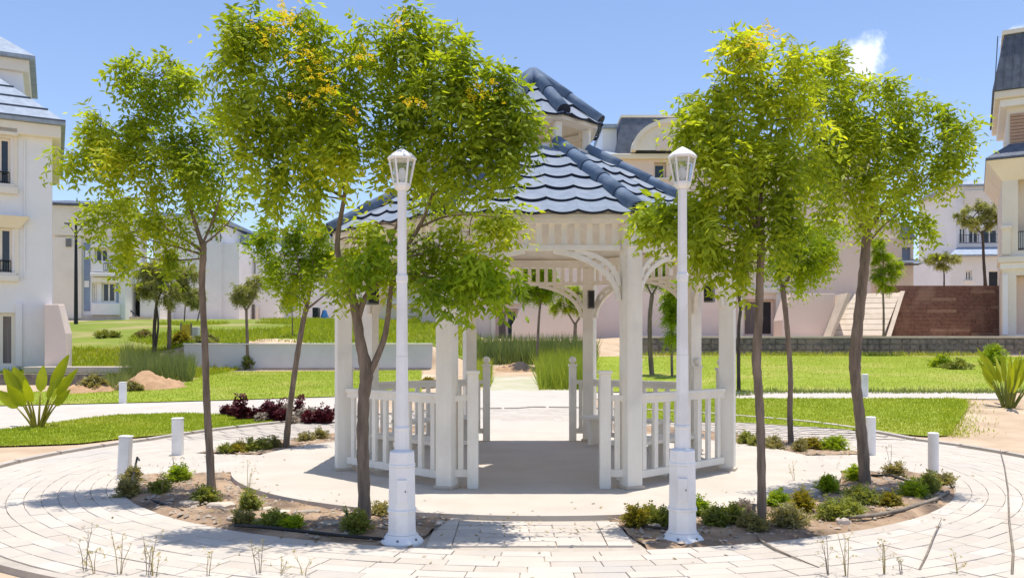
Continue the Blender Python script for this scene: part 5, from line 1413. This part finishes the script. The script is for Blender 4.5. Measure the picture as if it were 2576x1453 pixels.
b.box('bay_apron', (229, 762, 300, 792), -.35, -.003, stucco, bevel=.04); b.box('bay_head', (229, 697, 300, 710), -.35, -.003, stucco, bevel=.04)
b.box('hood', (228, 612, 296, 622), -.7, -.003, stucco, bevel=.05)
b.box('plinth', (200, 793, 302, 830), -.2, -.003, concm)
b.box('vent', (165, 600, 178, 620), -.4, -.26, boxm)
E = b.rect(95, 520, 315, 806)
b.box('parapet', (E[0]-.3, E[1]+.3, E[3]-2.2, E[3]), -.3, -.004, stucco_c, px=False)
b.hip('roof', E[0], E[1], 0, 9, E[3]+.15, E[3]+.7, 1.6, slate, .6)

# --- entrance block and wide white house behind leftmost tree
b = Bld('entrance_block', 'low white block with dark porch opening behind the grey green trees', 300, 66, R(5), 4.05)
hole = (312, 716, 352, 796)
b.facade('wall', (305, 660, 402, 800), [hole], stucco_g, depth=6, reveal=1.2)
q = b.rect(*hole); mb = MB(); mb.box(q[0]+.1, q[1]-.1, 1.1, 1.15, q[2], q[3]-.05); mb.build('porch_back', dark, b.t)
b.box('lintel', (305, 704, 400, 716), -.3, -.003, stucco, bevel=.04); b.box('siding_band', (305, 676, 400, 680), -.06, -.003, stucco_c); b.box('siding_band', (305, 688, 400, 692), -.06, -.003, stucco_c)
b.box('steps', (310, 796, 380, 815), -1.4, -.01, concm)
mb = MB(); a_ = b.uv(322, 775, -1.0); c_ = b.uv(350, 800, -1.0); mb.tube([(a_[0], -1.0, a_[1]), (c_[0], -1.0, c_[1])], .05, 6); mb.tube([(c_[0], -1.0, c_[1]), (c_[0], -1.0, c_[1]-.6)], .05, 6); mb.build('stair_rail', dark, b.t)
b = Bld('white_house', 'wide blank white house with curved roof edge behind the leftmost tree trunk', 390, 70, R(0), 4.05)
hs = [(528, 590, 534, 606), (540, 592, 548, 606)]
b.facade('wall', (385, 562, 556, 812), hs, stucco, depth=9)
for h_ in hs: b.window(h_, 1, white, sill=False, fw=.06)
b.box('side_recess', (553, 588, 556.0, 608), -.03, -.003, boxm)
E = b.rect(385, 562, 556, 812)
mb = MB(); pts = []
for i in range(11):
    u = i/10; pts.append((E[0]-.4 + (E[1]-E[0]+1.1)*u, E[3] + .65*(1-u*u) + .1))
mb.strip(pts, .22, 9.8, Matrix.Translation((0, 4.4, 0))); mb.build('roof', slate_l, b.t)
mb = MB(); mb.add([(p[0], .01, E[3]-.01) for p in pts] + [(p[0], .01, p[1]) for p in pts], [(i, i+1, 11+i+1, 11+i) for i in range(10)]); mb.build('gable', stucco, b.t)
b.box('lower_wing', (556, 612, 601, 812), 0.3, 8, stucco)
b.box('string_course', (388, 616, 470, 620), -.1, -.003, stucco_c)
b = Bld('white_house', 'white house with small gable and one square window left of the bent tree crown', 574, 74, R(-4), 4.1)
wr = (599, 655, 614, 688); wr2 = (636, 655, 643, 690)
b.facade('wall', (574, 632, 700, 812), [wr, wr2], stucco, depth=8)
b.window(wr, 2, white, fw=.1, curt=True); b.window(wr2, 1, white, fw=.08, sill=False)
E = b.rect(574, 632, 700, 812)
b.hip('roof', E[0]+.8, E[1], 0.5, 8, E[3]+.05, E[3]+1.5, 1.5, slate_l, .3)
b.box('dormer_box', (577, 592, 645, 612), 1.0, 5, slate_l); 
g_ = [b.uv(560, 640, -.3), b.uv(584, 616, -.3), b.uv(612, 632, -.3)]
mb = MB(); mb.add([(x, -.3, z) for x, z in g_] + [(x, .4, z) for x, z in g_], [(0, 1, 2), (5, 4, 3), (0, 1, 4, 3), (1, 2, 5, 4), (2, 0, 3, 5)]); mb.build('gable', stucco, b.t)
mb = MB(); mb.strip([(g_[0][0]-.2, g_[0][1]+.05), (g_[1][0], g_[1][1]+.12), (g_[2][0]+.5, g_[2][1]+.02)], .18, 1.1, Matrix.Translation((0, 0, 0))); mb.build('gable_coping', slate_l, b.t)
b.box('pilaster', (575, 668, 584, 812), -.2, -.003, bluep); b.box('pilaster', (586, 640, 592, 812), -.12, -.003, stucco)
b.box('bay_panel', (576, 770, 604, 806), -.5, -.21, bluep, bevel=.05)
b.box('door', (632, 765, 640, 806), -.05, -.003, curtain); b.box('gate_post', (644, 770, 648, 806), -.4, -.1, stucco_c)
b = Bld('white_house', 'plain white house behind the bent tree crown', 690, 76, R(0), 4.1)
wr = (800, 640, 820, 675)
b.facade('wall', (690, 600, 900, 812), [wr], stucco_g, depth=8); b.window(wr, 2, white, fw=.1)
E = b.rect(690, 600, 900, 812); b.hip('roof', E[0], E[1], 0, 8, E[3]+.1, E[3]+1.2, 1.4, slate_l, .4)
b.box('plinth', (690, 800, 900, 815), -.1, -.003, concm)
# tarp covered machine in front of it
t = thing('tarp_heap', 'bright blue tarpaulin heap with dark crate on the hill', 'tarpaulin', P(806, 806, 66))
s = 66/F; rng = np.random.default_rng(4); vs = []; fs = []
for j in range(7):
    for i in range(13):
        a = 2*PI*i/12; r = (16 - j*1.9)*s*(1+.12*rng.normal()); vs.append((r*math.cos(a)+10*s, r*.7*math.sin(a), -.3 + j*6*s))
for j in range(6):
    for i in range(12): fs.append((j*13+i, j*13+i+1, (j+1)*13+i+1, (j+1)*13+i))
mb = MB(); mb.add(vs, fs); mb.build('tarpaulin', tarpm, t)
mb = MB(); mb.box(-16*s, -2*s, -.6, .2, -.3, 32*s); mb.build('dark_crate', dark, t, bevel=.02)

# --- pink building behind the gazebo
b = Bld('pink_building', 'big pink beige building with dark mansard roof and round dormer behind the gazebo', 1060, 50, 0, 2.2)
d1 = (1247, 776, 1302, 858); d2 = (1872, 752, 1950, 845); wn3 = (1645, 408, 1676, 448); wn4 = (1770, 408, 1800, 448); upw = [(x_, 450, x_+36, 512) for x_ in (1880, 1975, 2070)]
b.facade('wall', (1057, 392, 2190, 858), [d1, d2, wn3, wn4, *upw], stucco_p, depth=12, reveal=.5)
b.window(d1, 2, stucco_p, glass_d, sill=False, fw=.16, reveal=.5, curt=True); b.window(d2, 2, stucco_p, glass_d, sill=False, fw=.14, reveal=.5, curt=True)
for r in upw: b.window(r, 2, stucco_c, reveal=.5, fw=.12)
b.window(wn3, 1, stucco_c, reveal=.5, fw=.12); b.window(wn4, 1, stucco_c, reveal=.5, fw=.12)
for r in ((1234, 762, 1246, 858), (1856, 738, 1870, 845), (1952, 738, 1966, 845)): b.box('door_jamb', r, -.15, -.004, stucco_c, bevel=.02)
b.box('door_head', (1234, 752, 1310, 764), -.2, -.004, stucco_c, bevel=.02); b.box('door_head', (1856, 722, 1966, 737), -.2, -.004, stucco_c, bevel=.02)
b.box('cornice', (1500, 386, 2180, 398), -.35, -.004, stucco_c, bevel=.04); b.box('string_course', (1057, 600, 2190, 606), -.08, -.004, stucco_c)
# mansard with an arched dormer
M0 = b.rect(1550, 290, 1850, 392); mz0, mz1 = b.uv(1700, 392)[1], b.uv(1700, 292)[1]
u0, u1 = b.uv(1547, 392)[0], b.uv(1852, 392)[0]
b.hip('mansard_roof', u0, u1, -.1, 11, mz0+.02, mz1, .45, slate, 0, thick=.02)
b.box('roof_edge', (u0+.38, u1-.38, mz1+.002, mz1+.15), .3, 10.7, stucco_c, px=False)
cu = b.uv(1690, 392)[0]; rw = b.uv(1785, 392)[0]-cu; 
mb = MB(); vs = []; n = 20; hh = b.uv(1690, 318)[1]-mz0-.15
for y in (-.75, 2.0):
    for i in range(n+1):
        a = PI*i/n; vs.append((cu+rw*math.cos(a), y, mz0+.15+hh*math.sin(a)))
fs = [(i, i+1, n+1+i+1, n+1+i) for i in range(n)] + [tuple(range(n+1))]
mb.add(vs, fs); dm = mb.build('dormer', stucco_c, b.t)
mb = MB(); pts = [(cu+(rw+.12)*math.cos(PI*i/n), mz0+.15+(hh+.12)*math.sin(PI*i/n)) for i in range(n+1)]
mb.strip(pts, .26, 1.0, Matrix.Translation((0, -.4, 0))); mb.build('dormer_rim', stucco_c, dm)
q = b.rect(1650, 345, 1730, 392, -.75); mb = MB(); mb.box(q[0], q[1], -.80, -.752, q[2]+.3, q[3]); mb.build('dormer_shutter', stucco_p, dm)
b.hip('lean_roof', b.uv(1060, 392)[0], u0-.1, 0.0, 10, mz0+.05, mz0+1.2, 2.2, slate_l, .3)
b.box('penthouse', (1515, 322, 1551, 392), .8, 5, stucco, bevel=.02); b.box('penthouse_roof', (1512, 312, 1552, 321), .5, 5.2, slate_l)
# projecting sloping parapets beside the doors
def parapet(b, pts, w0, w1, m, label=None):
    q = [b.uv(x, y, w0) for x, y in pts]; n = len(q); mb = MB()
    mb.add([(x, w0, z) for x, z in q] + [(x, w1, z) for x, z in q], [tuple(range(n-1, -1, -1)), tuple(range(n, 2*n))] + [(i, (i+1) % n, n+(i+1) % n, n+i) for i in range(n)])
    return mb.build('sloping_parapet', m, b.t, bevel=.02)
parapet(b, [(1287, 868), (1470, 868), (1470, 762), (1318, 762), (1287, 818)], -3.2, -1.6, stucco_p)
parapet(b, [(1967, 860), (2100, 860), (2100, 738), (1990, 738), (1967, 805)], -3.0, -1.4, stucco_p)
parapet(b, [(2084, 855), (2092, 855), (2142, 740), (2132, 736)], -4.2, -.01, concm)
# right wing of it
b = Bld('side_house', 'pale narrow house with small blue mansard right of the thick trunk', 2190, 56, R(-8), 2.3)
wr = (2262, 770, 2275, 800); wr2 = (2268, 622, 2290, 652)
b.facade('wall', (2150, 600, 2297, 850), [wr2], stucco_c, depth=8); b.window(wr2, 1, bluep, bluep, fw=.08, sill=False)
E = b.rect(2150, 600, 2297, 850)
b.hip('roof', b.uv(2268, 600)[0], E[1], 0, 8, E[3]+.02, E[3]+1.25, .35, slate, .12)
b.box('block', (b.uv(2150, 600)[0], b.uv(2267, 600)[0], E[3], E[3]+1.3), .3, 7, stucco_c, px=False)
q = b.rect(2262, 652, 2300, 664); mb = MB(); mb.add([(q[0], -.003, q[3]), (q[1]+.2, -.003, q[3]), (q[1]+.3, -.9, q[2]), (q[0]-.1, -.9, q[2])], [(0, 1, 2, 3)]); mb.add([(q[0], -.003, q[2]-.1), (q[1]+.2, -.003, q[2]-.1), (q[1]+.3, -.9, q[2]-.03), (q[0]-.1, -.9, q[2]-.03)], [(0, 1, 2, 3)]); mb.build('canopy', slate, b.t)
b.box('base_course', (2205, 712, 2262, 738), -.3, -.004, stucco_c)

# ramp of pale concrete planks and the brown brick wall
b = Bld('concrete_ramp', 'pale sloping concrete ramp wall rising behind the dark stone wall', 2092, 46.5, 0, 2.25)
b.t['category'] = 'ramp'
lo0, lo1 = b.uv(2092, 843, 0), b.uv(2222, 843, 0); hi0, hi1 = b.uv(2150, 738, 2.5), b.uv(2264, 735, 2.5)
npl = 8
for i in range(npl):
    a, c = i/npl, (i+1)/npl - .012
    def pt(e0, e1, t): return Vector((e0[0]+(e1[0]-e0[0])*t, 2.5*t, e0[1]+(e1[1]-e0[1])*t))
    q = [pt(lo0, hi0, a), pt(lo1, hi1, a), pt(lo1, hi1, c), pt(lo0, hi0, c)]
    dz = Vector((0, .12, -.12)); r_ = [v + dz for v in q]
    off = Vector((0, -.01, .01))*random.uniform(0, 2)
    mb = MB(); mb.add([v+off for v in q]+r_, [(0, 1, 2, 3), (7, 6, 5, 4), (0, 1, 5, 4), (1, 2, 6, 5), (2, 3, 7, 6), (3, 0, 4, 7)]); mb.build('concrete_plank', concm, b.t)
mb = MB(); q = [(lo0[0], .13, lo0[1]-.5), (lo1[0], .13, lo1[1]-.5), (hi1[0], 2.63, hi1[1]-.13), (hi0[0], 2.63, hi0[1]-.13), (lo0[0], 3.2, lo0[1]-.5), (lo1[0], 3.2, lo1[1]-.5), (hi1[0], 3.2, hi1[1]-.13), (hi0[0], 3.2, hi0[1]-.13)]
mb.add(q, [(0, 1, 2, 3), (1, 5, 6, 2), (0, 4, 7, 3), (4, 5, 6, 7), (2, 3, 7, 6)]); mb.build('core', concm, b.t)
mb = MB(); mb.add([Vector((lo1[0]+.002, -.05, lo1[1]-.5)), Vector((lo1[0]+.25, -.05, lo1[1]-.5)), Vector((hi1[0]+.25, 2.45, hi1[1]+.08)), Vector((hi1[0]+.002, 2.45, hi1[1]+.08)), Vector((lo1[0]+.002, .4, lo1[1]-.5)), Vector((lo1[0]+.25, .4, lo1[1]-.5)), Vector((hi1[0]+.25, 2.9, hi1[1]-.1)), Vector((hi1[0]+.002, 2.9, hi1[1]-.1))], [(0, 1, 2, 3), (7, 6, 5, 4), (0, 1, 5, 4), (1, 2, 6, 5), (2, 3, 7, 6), (3, 0, 4, 7)]); mb.build('side_kerb', concm, b.t)
bw, L, h = wall_run('brick_wall', 2228, 2522, 49.6, 2.3, 718, 716, .5, brickm, 'high brown brick wall between ramp and right tower house', bury=.4)
rr = random.Random(9); nr = 14; rh = (h-.3)/nr; cnt = 0
for i in range(nr):
    x = .02 - (rr.random()*.3)
    while x < L-.05 and cnt < 299:
        w = rr.uniform(.8, 1.9); x0, x1 = max(x, .0), min(x+w-.02, L)
        if x1-x0 > .08:
            d = rr.uniform(.01, .035); z = .3 + i*rh
            mb = MB(); mb.box(x0, x1, -d, -.0005, z, z+rh-.022); mb.build('brick_course', brickm if rr.random() > .12 else mat('brown_brick_pale', (.38, .25, .185), (.28, .18, .13), scale=6, rough=.9, bump=.4), bw); cnt += 1
        x += w
# --- far right house
b = Bld('far_house', 'pale grey two storey house behind the flat topped tree', 2395, 66, R(-6), 3.0)
w1, w2, w3, w4 = (2412, 572, 2430, 612), (2436, 576, 2462, 612), (2470, 576, 2510, 612), (2428, 680, 2444, 705)
b.facade('upper_wall', (2405, 468, 2545, 640), [w1, w2, w3], stucco_g, depth=8, w=1.5, bury=0)
for r in (w1, w2, w3): b.window(r, 2, white, w=1.5, fw=.1, sill=False)
b.facade('lower_wall', (2390, 640, 2545, 740), [w4, (2486, 680, 2520, 722)], stucco_g, depth=8)
b.window(w4, 2, white, fw=.1); b.window((2486, 680, 2520, 722), 1, white, dark, fw=.08, sill=False)
E = b.rect(2405, 468, 2545, 640, 1.5); b.hip('roof', E[0]-.3, E[1], 1.5, 9.5, E[3]+.1, E[3]+.7, 1.2, slate_l, .4)
b.box('siding_band', (2426, 478, 2545, 516), 1.3, 1.497, stucco_c)
q = b.rect(2386, 616, 2545, 642); 
mb = MB(); mb.add([(q[0]+1.2, 1.4, q[3]), (q[1], 1.4, q[3]), (q[1], -.7, q[2]), (q[0]-.2, -.7, q[2]), (q[0]+1.2, 1.4, q[2]-.1), (q[1], 1.4, q[2]-.1), (q[1], -.7, q[2]-.1), (q[0]-.2, -.7, q[2]-.1)], [(0, 1, 2, 3), (7, 6, 5, 4), (3, 2, 6, 7), (0, 3, 7, 4)]); mb.build('porch_roof', slate_l, b.t)
q = b.rect(2412, 590, 2510, 612, 1.1); b.rail(q[0], q[1], q[2], q[3], 1.1, None, 16)
# --- right tower house
b = Bld('tower_house', 'tall cream house with steep dark blue mansard at the right edge', 2520, 44.0, R(-29), 2.25)
arch = (2560, 446, 2640, 628); arch2 = (2556, 690, 2640, 840)
b.facade('wall', (2520, 430, 2760, 842), [arch, arch2], stucco_c, depth=10, reveal=.9)
q = b.rect(*arch); b.rail(q[0]+.02, q[1], q[2]+.05, q[2]+1.0, .1, None, 14)
mb = MB(); mb.box(q[0]+.02, q[1], .14, .2, q[2]+.05, q[2]+.95); mb.build('balcony_panel', greywall, b.t)
q = b.rect(*arch2); mb = MB(); mb.box(q[0]+.02, q[1], .8, .89, q[2], q[3]-.03); mb.build('recess_wall', stucco_p, b.t)
b.box('pilaster', (2521, 690, 2535, 842), -.12, -.004, stucco, bevel=.02); b.box('pedestal', (2520, 575, 2542, 640), -.14, -.004, stucco_c, bevel=.02); b.box('pedestal_cap', (2517, 566, 2545, 576), -.24, -.004, stucco_c, bevel=.02)
b.box('string_course', (2510, 640, 2760, 655), -.3, 3, stucco_c, bevel=.03); b.box('string_course', (2515, 656, 2760, 672), -.15, 3, stucco, bevel=.02)
E = b.rect(2520, 430, 2760, 842)
zc = b.uv(2520, 408)[1]
mb = MB(); a_ = [(E[0]-.002, -.002, E[3]-.3), (E[1], -.002, E[3]-.3), (E[1], -.9, zc), (E[0]-.75, -.75, zc), (E[0]-.002, 9, E[3]-.3), (E[0]-.75, 9, zc)]
mb.add(a_, [(0, 1, 2, 3), (0, 3, 5, 4)]); mb.add([(E[0]-.75, -.75, zc), (E[1], -.9, zc), (E[1], 9, zc), (E[0]-.75, 9, zc)], [(0, 1, 2, 3)]); mb.build('cove', stucco_c, b.t)
u3 = b.uv(2533, 360, .5)[0]; zr = b.uv(2530, 365, .4)[1]; ztop = b.uv(2533, 270, .5)[1]
b.hip('skirt_roof', E[0]-.75, E[1], -.85, 9, zc+.12, zr, 1.1, slate, .02, thick=.1)
b.box('attic_storey', (u3, E[1], zr-.3, ztop), .5, 8, stucco_c, px=False)
b.box('cornice', (u3-.35, E[1], ztop-.05, ztop+.35), .1, 8.4, stucco, px=False, bevel=.05); b.box('cornice', (u3-.6, E[1], ztop+.352, ztop+.75), -.15, 8.6, stucco_c, px=False, bevel=.05)
nsh = 9; q0, q1 = b.uv(2540, 360, .45), b.uv(2640, 275, .45)
for i in range(nsh):
    z0 = q0[1] + (q1[1]-q0[1])*i/nsh; mb = MB(); mb.box(q0[0], q1[0], .40, .497, z0, z0+(q1[1]-q0[1])/nsh-.03); mb.build('shutter_slat', mat('terracotta_slat', (.50, .33, .23), (.42, .27, .19), scale=4, rough=.8), b.t)
zm = b.uv(2510, 90, .2)[1]
b.hip('mansard_roof', u3-.7, E[1], -.25, 8.7, ztop+.78, zm, .55, slate, 0, thick=.02)
for i in range(12):
    u = u3-.6 + i*.38; mb = MB(); t0 = Vector((u, -.27, ztop+.8)); t1 = Vector((u+.16, .26, zm-.02)); mb.tube([t0, t1], .025, 4); mb.build('roof_seam', slate, b.t)
b.box('roof_edge', (u3-.25, E[1], zm+.002, zm+.22), .2, 8.2, stucco_c, px=False)
# --- tiny far skyline
for i, (x0, y0, x1, lb) in enumerate([(2292, 702, 2320, 'tiny far brick block left on the skyline'), (2318, 686, 2342, 'tiny far white tower on the skyline'), (2340, 704, 2398, 'tiny far long block right on the skyline')]):
    b = Bld('far_block', lb, x0, 150, 0, 2.5, group='far blocks on the skyline')
    wns = [(x0+4, y0+6, x0+8, y0+10), (x1-9, y0+6, x1-5, y0+10)]
    b.facade('wall', (x0, y0, x1, 745), wns, [brickm, stucco_g, stucco_p][i], depth=6, bury=0)
    for r in wns: b.window(r, 1, white, fw=.08, sill=False)
    E = b.rect(x0, y0, x1, 745); b.box('parapet', (E[0]-.15, E[1]+.15, E[3]+.003, E[3]+.3), -.15, 6.1, stucco_g, px=False)
# --- house corner seen through the left side of the gazebo
b = Bld('back_house', 'cream house with small blue window seen through the left gazebo side', 1000, 60, 0, 3.2)
wr = (1030, 770, 1043, 790)
b.facade('wall', (900, 640, 1056, 830), [wr], stucco_c, depth=6); b.window(wr, 1, white, bluep, fw=.1)
b.box('cornice', (900, 758, 1056, 764), -.3, -.004, stucco, bevel=.03)
E = b.rect(900, 640, 1056, 830); b.hip('roof', E[0], E[1], 0, 6, E[3]+.1, E[3]+1.0, 1.2, slate_l, .3)
# gate and steps at the end of the grey wall
b = Bld('gate_pier', 'pale pier and low steps behind the forked trunk', 958, 35.2, 0, 1.0); b.t['category'] = 'pier'
b.box('pier', (960, 868, 985, 926), 0, .4, stucco, bevel=.02); b.box('pier_cap', (957, 862, 988, 868), -.08, .48, stucco_g, bevel=.02)
